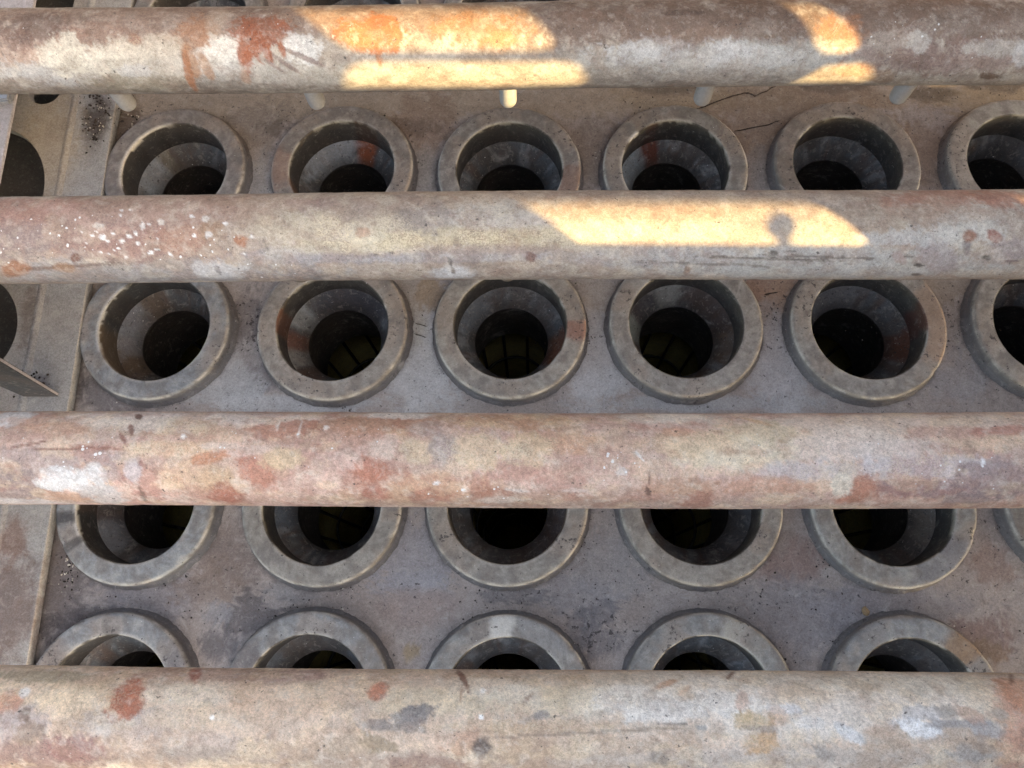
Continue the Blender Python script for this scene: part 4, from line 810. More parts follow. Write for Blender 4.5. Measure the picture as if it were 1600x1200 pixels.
COLLARS = {   # (row, column): top colour, label, streaks (angle, half width, zone, colour, strength)
    (0, 1): ('8f8a86', 'dull grey collar ring mostly hidden behind the farthest pipe, at the far left', []),
    (0, 2): ('8f8a86', 'dull grey collar ring behind the farthest pipe, second from the left', []),
    (0, 3): ('8f8a86', 'dull grey collar ring behind the farthest pipe, in the middle column', []),
    (1, 1): ('8e8581', 'dark collar ring with pale worn bore edge beside the perforated plate, far row', [(150, 42, 'edge', 'd8d4cc', .8), (160, 30, 'cone', 'a2adb6', .5), (130, 8, 'cone', '6c6656', .6)]),
    (1, 2): ('958a83', 'brownish collar ring with bright orange streaks inside its bore, far row', [(72, 15, 'cone', '8a4a2c', .9), (66, 14, 'wall', '4d3528', .6), (203, 7, 'cone', '8a5330', .9), (200, 10, 'wall', '6a4a3a', .6), (180, 20, 'top', '8d6a5a', .5), (120, 40, 'cone', 'a8b2bc', .5)]),
    (1, 3): ('8e8782', 'dark grey collar ring below the sunlit white nozzle, far row', [(-15, 18, 'top', '7a5548', .5)]),
    (1, 4): ('8c867f', 'dark grey collar ring with one dark red streak in its bore, far row', [(113, 12, 'cone', '612c1e', .95), (113, 7, 'wall', '4a2a22', .5), (150, 26, 'cone', '9fb0ba', .5), (140, 8, 'edge', 'd8d8d4', .8)]),
    (1, 5): ('938880', 'brownish grey collar ring with a clean dim bore, far row, fifth from left', [(-170, 22, 'top', '5c5650', .5)]),
    (1, 6): ('b0a89c', 'pale warm collar ring cut by the right border, far row', [(160, 30, 'wall', '8a8a88', .5)]),  # pale warm tone holds bounce light painted into the collar
    (2, 1): ('9599a0', 'bluish grey collar ring with brown blotches on its cone, between second and third pipe', [(152, 9, 'cone', '4a3c36', .9), (122, 15, 'cone', '574a3e', .8), (205, 24, 'cone', '66523f', .8), (205, 28, 'wall', '6b5a48', .7), (170, 34, 'cone', '9aa6b4', .4), (-25, 10, 'side', '54565c', .7), (170, 44, 'edge', 'c8cccf', .6)]),
    (2, 2): ('aa9f95', 'tan collar ring with reddish brown patch on its left cone, middle row', [(182, 13, 'cone', '6e4434', .85), (172, 12, 'wall', '6a4436', .7), (205, 12, 'cone', '8b8a86', .7), (150, 14, 'cone', '98a0a2', .6), (80, 50, 'cone', '3f4048', .7), (232, 16, 'cone', '5c463a', .7)]),
    (2, 3): ('aca297', 'tan collar ring with dirt line along its near rim, middle row, centre', [(-14, 22, 'cone', '6e3f28', .85), (-20, 16, 'wall', '5c4434', .6), (60, 34, 'cone', '6a6562', .5), (140, 30, 'cone', '75808a', .5), (-5, 8, 'top', '9a6454', .6)]),
    (2, 4): ('aaa199', 'pale collar ring with dark stained bore and light cone patch, right of middle', [(100, 16, 'cone', '8e918f', .8), (40, 40, 'cone', '4a3830', .8), (168, 14, 'cone', '9aa49c', .6), (-15, 20, 'cone', '6e5a4a', .6), (135, 18, 'cone', '3e3c40', .7)]),
    (2, 5): ('aaa29a', 'pale collar ring with rust patch low in its bore on the right, middle row', [(-12, 20, 'cone', '5c3220', .9), (8, 14, 'wall', '56302a', .8), (110, 40, 'cone', '7c8288', .5), (-10, 22, 'top', 'a18672', .6), (20, 16, 'top', '9c8270', .6)]),
    (2, 6): ('aaa198', 'pale collar ring cut by the right border, middle row', []),
    (3, 1): ('9ea3a5', 'pale grey collar ring with black nicks on its left rim, between third and fourth pipe', [(188, 14, 'cone', '463c3a', .8), (175, 12, 'wall', '55463f', .7), (190, 30, 'edge', 'd5d6d2', .7), (192, 5, 'top', '3c3a3c', .8), (215, 4, 'top', '3c3a3c', .7), (215, 20, 'cone', '8b939c', .5)]),
    (3, 2): ('a29b92', 'greenish grey collar ring with speckled left bore, below the third pipe', [(185, 14, 'cone', '56606a', .7), (172, 30, 'edge', 'c8c4b8', .5)]),
    (3, 3): ('a59e95', 'tan grey collar ring with dark brown bore, middle column below the third pipe', [(-20, 40, 'cone', '4a352c', .7), (-30, 30, 'wall', '5c4a40', .6)]),
    (3, 4): ('a59c92', 'tan collar ring with nearly black bore, right of middle below the third pipe', [(-40, 40, 'cone', '3a3432', .6), (250, 12, 'side', '6a625a', .5)]),
    (3, 5): ('a3a09b', 'pale collar ring with scaly brown cone on its right, below the third pipe', [(-10, 34, 'cone', '7a7268', .6), (-40, 12, 'top', '7c7c84', .5), (-65, 14, 'top', '84868c', .5)]),
    (3, 6): ('a09a90', 'collar ring of which only the left rim shows at the right border, below third pipe', []),
    (4, 1): ('999b9e', 'bluish grey collar ring beside the left plate, half hidden by the nearest pipe', [(30, 10, 'top', '6e6e74', .6), (145, 12, 'top', '80746e', .5)]),
    (4, 2): ('98999a', 'grey collar ring with dark pitted left rim, half hidden by the nearest pipe', [(150, 12, 'top', '5e5658', .6), (35, 14, 'top', '7a7068', .4)]),
    (4, 3): ('a09d98', 'grey collar ring with white scraped patch on its far rim, by the nearest pipe', [(95, 10, 'top', 'd0d0cc', .8), (60, 20, 'top', '8b8a8c', .4)]),
    (4, 4): ('a09e9a', 'pale grey collar ring behind the nearest pipe, right of middle', [(70, 8, 'top', 'b4b4ac', .5), (50, 8, 'top', '86827c', .5)]),
    (4, 5): ('9f9f9e', 'pale grey collar ring with brown stain at upper right, behind the nearest pipe', [(48, 12, 'top', '9a7c60', .7), (120, 14, 'top', '7c8084', .5)]),
}
def streak(col, A, R, Z, zone_mask, row, n):
    a0, hw, zone, hx, op = row
    d = np.abs((A - math.radians(a0) + np.pi) % (2 * np.pi) - np.pi) / math.radians(hw)
    m = sstep(1.25, 0.7, d + 1.1 * (n - 0.5)) * op * zone_mask[zone]
    return col * (1 - m[:, None]) + lin(hx)[None] * m[:, None]

def ring_paint(key, seed):
    top, _, streaks = COLLARS[key]
    def paint(A, R, Z, k):
        x, y = R * np.cos(A), R * np.sin(A)
        n4 = fbm(x * 130 + seed * 4, y * 130 + 5, 4, 0.7)
        n1 = fbm(x * 60 + seed, y * 60 + Z * 50, 5); n2 = fbm(x * 24 + seed * 2, y * 24 + 3, 4)
        n3 = fbm(A * 14 + seed, Z * 60 + 3, 4)
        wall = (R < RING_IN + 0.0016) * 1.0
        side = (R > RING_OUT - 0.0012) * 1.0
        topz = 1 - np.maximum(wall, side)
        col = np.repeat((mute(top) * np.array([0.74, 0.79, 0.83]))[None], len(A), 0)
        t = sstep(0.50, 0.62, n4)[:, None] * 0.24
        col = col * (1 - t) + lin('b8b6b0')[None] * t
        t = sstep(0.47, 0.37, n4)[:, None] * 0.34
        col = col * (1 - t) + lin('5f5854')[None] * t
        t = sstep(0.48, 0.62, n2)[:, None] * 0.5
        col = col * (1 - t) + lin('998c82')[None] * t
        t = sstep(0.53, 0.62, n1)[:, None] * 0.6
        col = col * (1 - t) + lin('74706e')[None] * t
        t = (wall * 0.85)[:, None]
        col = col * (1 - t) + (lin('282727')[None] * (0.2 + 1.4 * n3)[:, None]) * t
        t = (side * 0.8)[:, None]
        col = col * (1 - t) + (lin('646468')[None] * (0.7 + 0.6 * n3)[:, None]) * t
        foot = sstep(0.006, 0.0, Z) * side  # dark base line, contact shade painted into the side
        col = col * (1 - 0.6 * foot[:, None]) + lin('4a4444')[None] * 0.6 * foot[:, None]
        # worn bright rim here and there along the bore and outer edges
        edge = np.exp(-((R - RING_IN - 0.0012) / 0.0016) ** 2) * (Z > RING_H - 0.004)
        oedge = np.exp(-((R - RING_OUT + 0.0018) / 0.0013) ** 2) * (Z > RING_H - 0.006)
        w = (np.maximum(edge, oedge) * sstep(0.50, 0.62, fbm(A * 3 + seed, A * 0 + 2, 3)) * 0.6)[:, None]
        col = col * (1 - w) + lin('c4c2bc')[None] * w
        w = (oedge * sstep(0.54, 0.62, fbm(A * 9 + seed * 3, A * 0 + 7, 3)) * 0.6)[:, None]
        col = col * (1 - w) + lin('5a5652')[None] * w
        zm = {'wall': wall, 'cone': 0 * wall, 'top': topz, 'side': side, 'edge': np.clip(edge * 1.6, 0, 1)}
        for s in streaks: col = streak(col, A, R, Z, zm, s, n1)
        return col, {'fleck': 0.15 + 0 * A, 'pit': 0.14 + 0.45 * sstep(0.56, 0.7, n2)}
    return paint
def cone_paint(key, seed):
    _, _, streaks = COLLARS[key]
    def paint(A, R, Z, k):
        x, y = R * np.cos(A), R * np.sin(A)
        n1 = fbm(x * 70 + seed, y * 70 + Z * 60, 5); n2 = fbm(A * 2.5 + seed, R * 40, 4)
        col = np.repeat(lin('54595d')[None], len(A), 0)
        run = sstep(0.52, 0.66, fbm(A * 6 + seed * 7, R * 30 + 4, 4))[:, None] * 0.6      # rust runs down the cone
        col = col * (1 - run) + lin('5b4334')[None] * run
        run = sstep(0.55, 0.66, fbm(A * 9 + seed * 11, R * 40 + 9, 4))[:, None] * 0.5
        col = col * (1 - run) + lin('8f9498')[None] * run
        t = sstep(0.46, 0.58, n2)[:, None] * 0.7
        col = col * (1 - t) + lin('4a4643')[None] * t
        t = sstep(0.54, 0.66, n1)[:, None] * 0.5
        col = col * (1 - t) + lin('55504e')[None] * t
        zm = {'cone': (R > 0.0) * 1.0, 'wall': 0 * A, 'top': 0 * A, 'side': 0 * A, 'edge': 0 * A}
        for s in streaks: col = streak(col, A, R, Z, zm, s, n1)
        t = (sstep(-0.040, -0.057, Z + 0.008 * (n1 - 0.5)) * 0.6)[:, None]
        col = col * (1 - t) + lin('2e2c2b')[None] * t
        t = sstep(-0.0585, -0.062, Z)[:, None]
        col = col * (1 - t) + lin('2e2c2b')[None] * t       # darker below the throat
        return col, {'fleck': 0.2 + 0 * A, 'pit': 0.35 + 0 * A}
    return paint

def tube_between(bm, a, b, r, seg=6):
    a, b = Vector(a), Vector(b)
    d = (b - a); q = d.to_track_quat('Z', 'Y').to_matrix().to_4x4()
    bmesh.ops.create_cone(bm, cap_ends=True, segments=seg, radius1=r, radius2=r, depth=d.length,
                          matrix=Matrix.Translation((a + b) / 2) @ q)
def torus_mesh(name, R, r, z, seg=40, sub=6):
    a = np.arange(seg) / seg * 2 * np.pi; b = np.arange(sub) / sub * 2 * np.pi
    Aa, Bb = np.meshgrid(a, b, indexing='ij')
    V = np.stack([((R + r * np.cos(Bb)) * np.cos(Aa)).ravel(), ((R + r * np.cos(Bb)) * np.sin(Aa)).ravel(), (z + r * np.sin(Bb)).ravel()], 1)
    f = grid_faces(seg, sub, True)
    last = np.array([[(seg - 1) * sub + j, j, (j + 1) % sub, (seg - 1) * sub + (j + 1) % sub] for j in range(sub)])
    return mesh_np(name, V, np.concatenate([f, last]))
CAGE_R, CAGE_TOP, CAGE_LOW = 0.066, -0.19, -1.1
rib_bm = bmesh.new(); tube_between(rib_bm, (CAGE_R, 0, CAGE_TOP), (CAGE_R, 0, CAGE_LOW), 0.0026)
rib_me = bpy.data.meshes.new('rib'); rib_bm.to_mesh(rib_me); rib_bm.free(); rib_me.materials.append(M_wire)
hoop_me = torus_mesh('hoop', CAGE_R - 0.003, 0.0024, 0.0); hoop_me.materials.append(M_wire)
crown_me = torus_mesh('wire_cage', CAGE_R, 0.004, CAGE_TOP); crown_me.materials.append(M_wire)
bag_prof = [(0.062, -0.186)] + [(0.0715 + 0.0008 * math.sin(k * 2.1), -0.19 - 0.11 * k) for k in range(9)] + [(0.03, -1.12), (0.001, -1.125)]
bag_me = lathe('filter_bag', bag_prof, 48); bag_me.materials.append(M_fabric)

for i, (key, (top, label, streaks)) in enumerate(COLLARS.items()):
    cx, cy = ring_centre(*key)
    ph = rng.random() * 20
    def wob(R, Z, A, ph=ph):
        w = fbm(A * 4 + ph, A * 0 + ph, 4) - 0.5
        n = fbm(R * np.cos(A) * 90 + ph, R * np.sin(A) * 90 + ph, 3) - 0.5
        ex = (R > RING_OUT - 0.006) & (Z > 0.004)
        nick = sstep(0.66, 0.8, fbm(A * 11 + ph * 2, A * 0 + 3, 4))
        R2 = R + w * 0.0007 * (R > RING_IN + 0.003) - ex * nick * 0.0010
        Z2 = Z + (w * 0.0009 + n * 0.0006) * (Z > 0.004) - ex * nick * 0.0012
        bead = (R > RING_OUT + 0.0008) * 1.0
        R2 = R2 + bead * 0.0030 * (fbm(A * 22 + ph, A * 0 + 4, 3) - 0.45)
        return R2, Z2
    seam = 144
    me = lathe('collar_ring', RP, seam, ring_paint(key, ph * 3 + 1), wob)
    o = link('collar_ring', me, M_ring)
    o.location = (cx, cy, 0)
    tag(o, label, 'collar', 'collar rings standing in rows on the steel plate')
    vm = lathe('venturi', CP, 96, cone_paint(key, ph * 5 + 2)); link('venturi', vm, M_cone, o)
    if key[0] == 0: continue
    link('filter_bag', bag_me, None, o)
    cage = link('wire_cage', crown_me, None, o)
    cage.rotation_euler.z = rng.random() * 0.6
    for k in range(10):
        w = link('rib', rib_me, None, cage); w.rotation_euler.z = k * math.pi / 5
    for k in range(4):
        h = link('hoop', hoop_me, None, cage); h.location.z = -0.33 - 0.2 * k

# ------------------------------------------------------------------ blow pipes
PIPE_LABELS = ['farthest blow pipe, brown above and pale below, with orange rust drips',
               'second blow pipe, greyish with white paint splashes at its left end',
               'third blow pipe, pinkish tan with a broad white splat at its left end',
               'nearest blow pipe along the bottom edge, cream with one round black spot']
PIPE_BASE = ['a8a096', 'a3988f', 'b89c92', 'c6b09e']
PIPE_LIGHTNESS = [0.98, 1.0, 1.10, 1.16]                     # lightness factor of each pipe's colour
PIPE_BACK = ['74604f', '8b786c', '9c7866', 'a58a72']
nz_bm = bmesh.new()
prof = [(0.0112, 0.0), (0.0112, -0.046), (0.0108, -0.050), (0.0096, -0.0528), (0.0080, -0.0540), (0.0066, -0.0525), (0.0066, -0.02), (0.0, -0.02)]
nz_me = lathe('nozzle', prof, 32); nz_me.materials.append(M_nozzle)
nz_dull = nz_me.copy(); nz_dull.materials.clear(); nz_dull.materials.append(M_nozzle_dull)

def build_pipe(j):
    nx, nt = 760, 156
    r = PIPE_R
    xs = np.linspace(-0.76, 0.76, nx)
    th = np.arange(nt) / nt * 2 * np.pi - np.pi           # 0 on top, positive towards the near side
    X, T = np.meshgrid(xs, th, indexing='ij')
    u = X.ravel(); t = T.ravel(); v = t * r
    rag = fbm(u * 55 + 13 * j + 50, v * 55 + 7 + 50, 5, 0.62); fin = fbm(u * 230 + 5 * j + 60, v * 230 + 60, 4, 0.75)
    wide = fbm(u * 11 + 3 * j + 40, v * 11 + 40, 4); hori = fbm(u * 6 + 80, v * 70 + 20 + j, 4)
    col = np.repeat(lin(PIPE_BASE[j])[None], len(u), 0)
    k = sstep(0.42, 0.66, wide)[:, None] * 0.45
    col = col * (1 - k) + lin(PIPE_BACK[j])[None] * k
    k = sstep(0.5, 0.68, rag)[:, None] * 0.3
    col = col * (1 - k) + lin('c4b7a8')[None] * k
    rows = sorted(STAINS_AND_SHADE[j], key=lambda r_: -r_[2] * r_[3])      # wide washes first, small marks last
    for row in rows:
        if row[2] * row[3] > 5e-4: blob(col, u, v, row, rag, fin)
    m1 = fbm(u * 42 + 7 * j + 3, v * 60 + 33, 5, 0.65); m2 = fbm(u * 30 + 11 * j + 71, v * 46 + 13, 5, 0.65)
    k = sstep(0.49, 0.62, m1)[:, None] * (0.22, 0.36, 0.46, 0.46)[j]
    col = col * (1 - k) + (0.35 * col + 0.65 * lin(('c4c0b8', 'c6bca8', 'd9c2a2', 'e0cbaa')[j])[None]) * k
    k = sstep(0.50, 0.63, m2)[:, None] * 0.5
    col = col * (1 - k) + (0.35 * col + 0.65 * lin(('604a40', '82675c', '92594a', '94745a')[j])[None]) * k
    for row in rows:
        if row[2] * row[3] <= 5e-4: blob(col, u, v, row, rag, fin)
    # fine flaking and faint streaks along the tube
    k = sstep(0.56, 0.72, fbm(u * 120 + 9, v * 120 + 3 * j, 4, 0.7))[:, None] * 0.22
    col = col * (1 - k) + lin('8a6a5c')[None] * k
    k = sstep(0.58, 0.74, fbm(u * 90 + 29, v * 90 + 5 * j + 9, 4, 0.7))[:, None] * 0.28
    col = col * (1 - k) + lin('d6cfc4')[None] * k
    col *= PIPE_LIGHTNESS[j] * (0.80 + 0.40 * fin)[:, None] * (0.93 + 0.14 * hori)[:, None]
    rr = r + (rag - 0.5) * 0.0012 + (fin - 0.5) * 0.0004
    V = np.stack([u, -rr * np.sin(t) + 0.0012 * np.sin(u * 5 + j * 2), rr * np.cos(t) + 0.0008 * np.sin(u * 7 + j)], 1)
    F_ = grid_faces(nx, nt, True)
    # plain ends running on to the headers
    e = []
    for sx in (-1, 1):
        ring = np.stack([np.full(nt, sx * 1.5), -r * np.sin(th), r * np.cos(th)], 1); e.append(ring)
    n0 = len(V); V = np.concatenate([V] + e)
    jn = np.arange(nt); j2 = (jn + 1) % nt
    FL = np.stack([n0 + jn, jn, j2, n0 + j2], 1)
    last = (nx - 1) * nt
    FR = np.stack([last + jn, n0 + nt + jn, n0 + nt + j2, last + j2], 1)
    F_ = np.concatenate([F_, FL, FR])
    col = np.concatenate([col, np.repeat(lin(PIPE_BACK[j])[None], 2 * nt, 0)])
    fl = np.concatenate([np.maximum(density(u, v, FLECKS[j]), 0.12), np.zeros(2 * nt)])
    gran = np.concatenate([density(u, v, [(x, s, rx * 1.25, rs * 1.25, gr * 1.5 * op) for (x, s, rx, rs, rot, hx, op, rag_, gr) in STAINS_AND_SHADE[j] if gr > 0]), np.zeros(2 * nt)])
    gran[:len(u)] *= sstep(0.36, 0.6, rag)
    gran += 0.05
    me = mesh_np('blow_pipe', V, F_, col, {'fleck': fl, 'pit': 0.12 + 0 * fl, 'gran': gran})
    o = link('blow_pipe', me, M_pipe)
    o.location = (0, PIPE_Y[j], PIPE_Z); o.rotation_euler.z = PIPE_YAW[j]
    tag(o, PIPE_LABELS[j], 'pipe', 'pipes laid across the rows of collars')
    for c in range(1, 7):
        n = link('nozzle', nz_me if j == 0 else nz_dull, None, o)
        n.location = ((c - 3) * PITCH_X + 0.003, -0.006, -PIPE_R + (0.003 if j == 0 else 0.012))
for j in range(4): build_pipe(j)

# ------------------------------------------------------------------ perforated plate along the left edge
def curve_plate(name, outer, holes, thick, mat, bevel=0.0):
    cu = bpy.data.curves.new(name, 'CURVE'); cu.dimensions = '2D'; cu.fill_mode = 'BOTH'
    cu.extrude = thick / 2 - bevel; cu.bevel_depth = bevel; cu.bevel_resolution = 1
    for pts in [outer] + holes:
        sp = cu.splines.new('POLY'); sp.points.add(len(pts) - 1); sp.use_cyclic_u = True
        for p_, (x, y) in zip(sp.points, pts): p_.co = (x, y, 0, 1)
    tmp = bpy.data.objects.new(name, cu); coll.objects.link(tmp)
    bpy.context.view_layer.update()
    me = bpy.data.meshes.new_from_object(tmp.evaluated_get(bpy.context.evaluated_depsgraph_get()))
    bpy.data.objects.remove(tmp); me.name = name
    me.materials.clear(); me.materials.append(mat)
    return me
def ellipse(cx, cy, rx, ry, n=48): return [(cx + rx * math.cos(2 * math.pi * k / n), cy + ry * math.sin(2 * math.pi * k / n)) for k in range(n)]
plate_me = curve_plate('perforated_plate', [(-1.3, -1.1), (-0.608, -1.1), (-0.608, 1.0), (-1.3, 1.0)],
                       [ellipse(-0.80, 0.213, 0.106, 0.116), ellipse(-0.80, -0.004, 0.103, 0.094), ellipse(-0.722, 0.392, 0.027, 0.028),
                        ellipse(-0.80, 0.56, 0.10, 0.11), ellipse(-0.86, -0.62, 0.10, 0.11)], 0.016, M_plate, 0.0012)
plate = link('perforated_plate', plate_me, None)
plate.location.z = 0.016
tag(plate, 'grey perforated steel plate with big round openings along the left edge', 'plate')
cr_bm = bmesh.new()
ys = np.linspace(-1.09, 0.99, 200)
rows_ = []
for y in ys:
    x = -0.673 + 0.0025 * (vnoise(np.array([y * 14.0]), np.array([2.0]))[0] - 0.5)
    rows_.append([cr_bm.verts.new((x - 0.010, y, -0.003)), cr_bm.verts.new((x - 0.003, y, 0.0098)), cr_bm.verts.new((x + 0.003, y, 0.0100)), cr_bm.verts.new((x + 0.010, y, 0.007))])
for a_, b_ in zip(rows_, rows_[1:]):
    for k in range(3): cr_bm.faces.new((a_[k], a_[k + 1], b_[k + 1], b_[k]))
cr_me = bpy.data.meshes.new('crease'); cr_bm.to_mesh(cr_me); cr_bm.free()
for p_ in cr_me.polygons: p_.use_smooth = True
link('crease', cr_me, M_plate, plate)

# flat upright bar at the left border
ub = bmesh.new()
lo = [(-0.6707, 0.0242), (-0.622, 0.0242)]; hi = [(-0.652, 0.42), (-0.556, 0.42)]
pts = [lo[0], lo[1], hi[1], hi[0]]
f1 = [ub.verts.new((x, -0.102, z)) for x, z in pts]; f2 = [ub.verts.new((x, -0.0965, z)) for x, z in pts]
ub.faces.new(f1); ub.faces.new(f2[::-1])
for k in range(4): ub.faces.new((f1[k], f2[k], f2[(k + 1) % 4], f1[(k + 1) % 4]))
ub.faces.ensure_lookup_table()
for f_ in ub.faces:
    if len(f_.verts) == 4 and {f1[1], f2[1], f1[2], f2[2]} == set(f_.verts): f_.material_index = 1      # lit edge, its brightness painted as a pale side
bmesh.ops.recalc_face_normals(ub, faces=ub.faces[:])
bmesh.ops.bevel(ub, geom=ub.edges[:], offset=0.001, segments=1, affect='EDGES')
ub_me = bpy.data.meshes.new('upright_bar'); ub.to_mesh(ub_me); ub.free()
ub_me.materials.append(M_bar); ub_me.materials.append(M_pale)
tag(link('upright_bar', ub_me), 'dark flat steel bar rising from the perforated plate at the left border', 'bracket')

# pale angle bar over the openings, with a bright clip
bar = link('angle_bar', box_mesh('angle_bar', -0.80, -0.7225, -0.30, 0.60, 0.075, 0.081, 0.001), M_pale)
tag(bar, 'pale painted angle bar over the openings at the upper left border', 'bracket')
link('web', box_mesh('web', -0.80, -0.794, -0.30, 0.60, 0.0243, 0.0745), M_pale, bar)
link('clip', box_mesh('clip', -0.79, -0.7215, 0.322, 0.342, 0.0815, 0.094, 0.003), M_clip, bar)
link('clip', box_mesh('clip', -0.79, -0.7235, 0.350, 0.362, 0.0815, 0.090, 0.002), M_bar, bar)

# scale cracks in the dust behind the first row
def ribbon(name, pts, r, mat, parent=None):
    bm = bmesh.new()
    P_ = []
    for a_, b_ in zip(pts, pts[1:]):
        n_ = 14
        for k in range(n_): P_.append(Vector(a_).lerp(Vector(b_), k / n_))
    P_.append(Vector(pts[-1]))
    rows__ = []
    for k, p_ in enumerate(P_):
        d_ = (P_[min(k + 1, len(P_) - 1)] - P_[max(k - 1, 0)]).normalized(); s_ = Vector((-d_.y, d_.x, 0))
        w_ = r * (0.35 + 1.1 * vnoise(np.array([k * 0.45]), np.array([r * 900]))[0]) * (1 if 1 < k < len(P_) - 2 else 0.3)
        c_ = p_ + s_ * (vnoise(np.array([k * 0.3]), np.array([5.5]))[0] - 0.5) * 0.003
        rows__.append([bm.verts.new(c_ + s_ * w_), bm.verts.new(c_ + Vector((0, 0, 0.0012))), bm.verts.new(c_ - s_ * w_)])
    for a_, b_ in zip(rows__, rows__[1:]):
        for k in range(2): bm.faces.new((a_[k], b_[k], b_[k + 1], a_[k + 1]))
    me = bpy.data.meshes.new(name); bm.to_mesh(me); bm.free()
    return link(name, me, mat, parent)
sheet_obj = bpy.data.objects['tube_sheet']
for pts, r in (([(0.286, 0.358, .0009), (0.345, 0.381, .0009), (0.370, 0.386, .0009), (0.378, 0.379, .0009), (0.412, 0.397, .0009)], 0.0016),
               ([(0.342, 0.319, .0009), (0.395, 0.329, .0009), (0.412, 0.336, .0009)], 0.0012),
               ([(-0.135, 0.012, .0009), (-0.118, 0.006, .0009)], 0.001), ([(-0.135, -0.004, .0009), (-0.118, -0.011, .0009)], 0.001),
               ([(0.365, 0.052, .0009), (0.385, 0.055, .0009)], 0.0016)):
    ribbon('crack', pts, r * 0.7, M_crack, sheet_obj)

# loose grit
def grit(name, n, areas, size, mat, seed):
    rr = random.Random(seed); bm = bmesh.new()
    for _ in range(n):
        cx, cy, sx, sy, z = rr.choice(areas)
        s_ = size * rr.uniform(0.4, 1.25)
        m_ = Matrix.Translation((rr.gauss(cx, sx), rr.gauss(cy, sy), z + s_ * 0.35)) @ Matrix.Rotation(rr.random() * 6.28, 4, 'Z') @ Matrix.Rotation(rr.random() * 3, 4, 'X') @ Matrix.Diagonal((s_ * rr.uniform(.6, 1.6), s_, s_ * .6, 1))
        bmesh.ops.create_icosphere(bm, subdivisions=1, radius=1, matrix=m_)
    me = bpy.data.meshes.new(name); bm.to_mesh(me); bm.free()
    return tag(link(name, me, mat), kind='stuff')
ZP = 0.0242
grit('dark_grit', 200, [(-0.631, 0.345, .012, .022, ZP), (-0.631, 0.32, .010, .016, ZP), (-0.640, 0.37, .012, .01, ZP), (-0.588, 0.33, .007, .03, 0), (-0.585, -0.33, .006, .018, 0), (-0.66, -0.08, .012, .01, ZP)], 0.0017, M_debris_b, 3)
grit('pale_grit', 60, [(-0.631, 0.335, .010, .022, ZP), (-0.588, 0.34, .006, .026, 0), (-0.585, -0.33, .006, .018, 0)], 0.0015, M_debris_w, 4)
rr_ = random.Random(9)
grit('scattered_grit', 240, [(rr_.uniform(-.55, .75), rr_.choice([.37, .12, -.01, -.12, -.36, -.37, -.38]) + rr_.uniform(-.015, .015), .02, .012, 0) for _ in range(60)], 0.0011, M_debris_b, 5)
feet = []
for r_ in range(1, 5):
    for c_ in range(1, 7):
        x_, y_ = ring_centre(r_, c_)
        for _ in range(7):
            a_ = rr_.random() * 6.283
            feet.append((x_ + 0.1155 * math.cos(a_), y_ + 0.1155 * math.sin(a_), .006, .004, 0))
grit('packed_grit', 520, feet, 0.0011, M_debris_b, 6)
grit('pale_crumbs', 160, feet, 0.0010, M_debris_w, 8)
chip = bmesh.new()
bmesh.ops.create_icosphere(chip, subdivisions=2, radius=1, matrix=Matrix.Translation((0.4585, -0.384, 0.0016)) @ Matrix.Rotation(0.5, 4, 'Z') @ Matrix.Diagonal((0.0045, 0.0062, 0.002, 1)))
for v in chip.verts: v.co.x += 0.002 * (rng.random() - 0.5); v.co.y += 0.002 * (rng.random() - 0.5)
chip_me = bpy.data.meshes.new('rust_chip'); chip.to_mesh(chip_me); chip.free()
tag(link('rust_chip', chip_me, M_chip), 'small tan flake lying on the plate above the near right collar', 'flake')

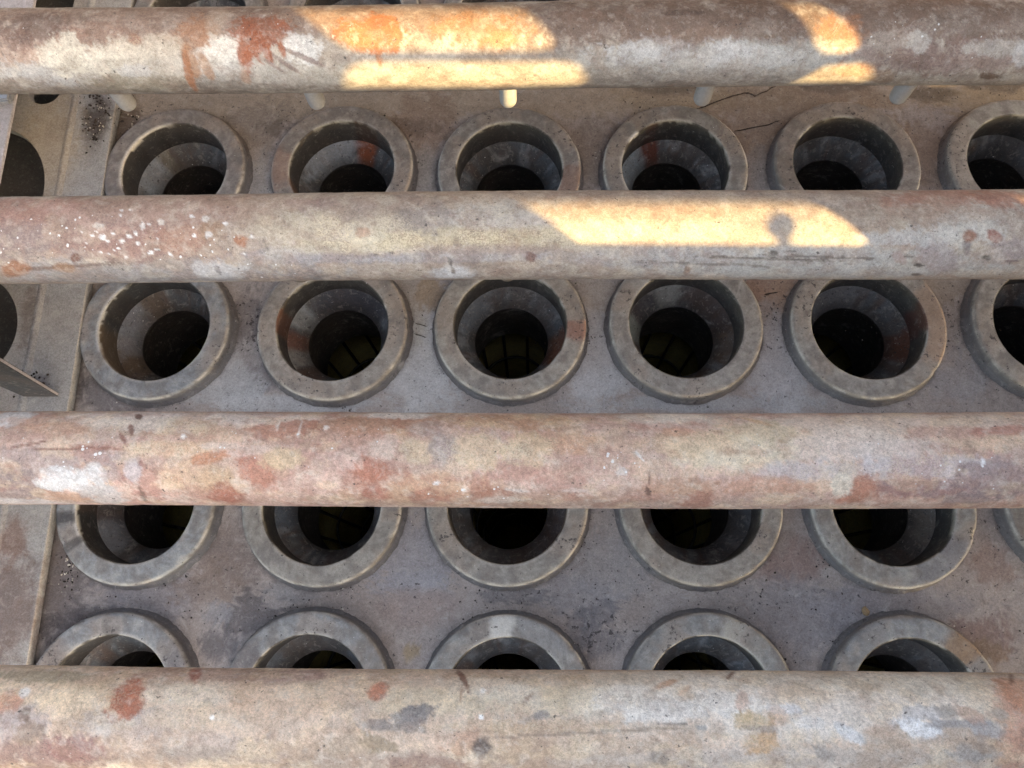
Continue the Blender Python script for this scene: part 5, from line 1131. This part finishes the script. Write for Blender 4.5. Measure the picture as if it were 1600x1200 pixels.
# ------------------------------------------------------------------ added gobo panel between the sun and the pipes, cut to shape the sun patches
N_ = Vector((SUN.x, SUN.y, 0)).normalized()
panel_holes = [
    [(-0.1283, 0.2477), (-0.1325, 0.2297), (-0.1331, 0.2084), (-0.1317, 0.1951), (-0.1249, 0.1838), (-0.065, 0.1332), (-0.005, 0.0834), (0.0047, 0.0782), (0.011, 0.0815), (0.0146, 0.0932), (0.0172, 0.1037), (0.0207, 0.1149), (0.0238, 0.121), (-0.047, 0.182)],
    [(-0.1524, 0.1452), (-0.1501, 0.161), (-0.1426, 0.1718), (-0.1318, 0.1709), (-0.0714, 0.1219), (0.0068, 0.058), (0.015, 0.0462), (0.0164, 0.0294), (0.0169, 0.008), (-0.0509, 0.0604)],
    [(0.1977, -0.0165), (0.1945, -0.0275), (0.1911, -0.0405), (0.183, -0.0611), (0.1852, -0.0772), (0.2001, -0.0906), (0.2094, -0.0906), (0.2145, -0.0817), (0.217, -0.0674), (0.2196, -0.0536), (0.2215, -0.0363)],
    [(0.1635, -0.109), (0.1722, -0.1), (0.182, -0.0944), (0.2061, -0.1093), (0.212, -0.1203), (0.2144, -0.1372), (0.2163, -0.1518)],
    [(-0.1741, 0.0361), (-0.1723, 0.0134), (-0.171, -0.0173), (-0.1146, -0.0653), (-0.051, -0.1192), (-0.0475, -0.1155), (-0.0487, -0.1064), (-0.0448, -0.0978), (-0.0353, -0.0953), (-0.0261, -0.0968), (-0.0212, -0.1001), (-0.0203, -0.1052), (-0.0248, -0.1109), (-0.0321, -0.1157), (-0.0404, -0.1195), (-0.0424, -0.1262), (-0.0021, -0.1601), (0.006, -0.1629), (0.0068, -0.1474), (0.0083, -0.122), (0.0075, -0.1159), (0.0045, -0.1109), (-0.0886, -0.034)],
    [(0.1368, -0.2145), (0.1352, -0.2187), (0.1346, -0.2435), (0.1644, -0.2369)],
    [(-0.0198, 0.0278), (-0.0198, -0.0152), (-0.0006, -0.0305), (-0.0006, 0.0125)],
    [(0.5153, -0.4393), (0.491, -0.4474), (0.5184, -0.4688), (0.5464, -0.4649)],
    [(0.3287, -0.6627), (0.4309, -0.7444), (0.6947, -0.6252), (0.5925, -0.5436)],
]
pan_me = curve_plate('sun_gobo_panel', [(-1.3, -0.90), (0.95, -0.90), (0.95, 0.62), (-1.3, 0.62)], panel_holes, 0.003, M_gobo_wall)
pan = link('sun_gobo_panel', pan_me, None)
Rm = Matrix(((-N_.y, 0, N_.x), (N_.x, 0, N_.y), (0, 1, 0))).to_4x4()
pan.matrix_world = Matrix.Translation((1.17763, -0.62265, 1.07265)) @ Rm
tag(pan, 'added steel panel with openings cut to shape the sunlight, outside the picture at right', 'panel')
for sx in (-1.2, 0.85):
    leg = link('leg', box_mesh('leg', sx - 0.02, sx + 0.02, -1.07, -0.9, -0.02, 0.02), M_gobo_wall, pan)
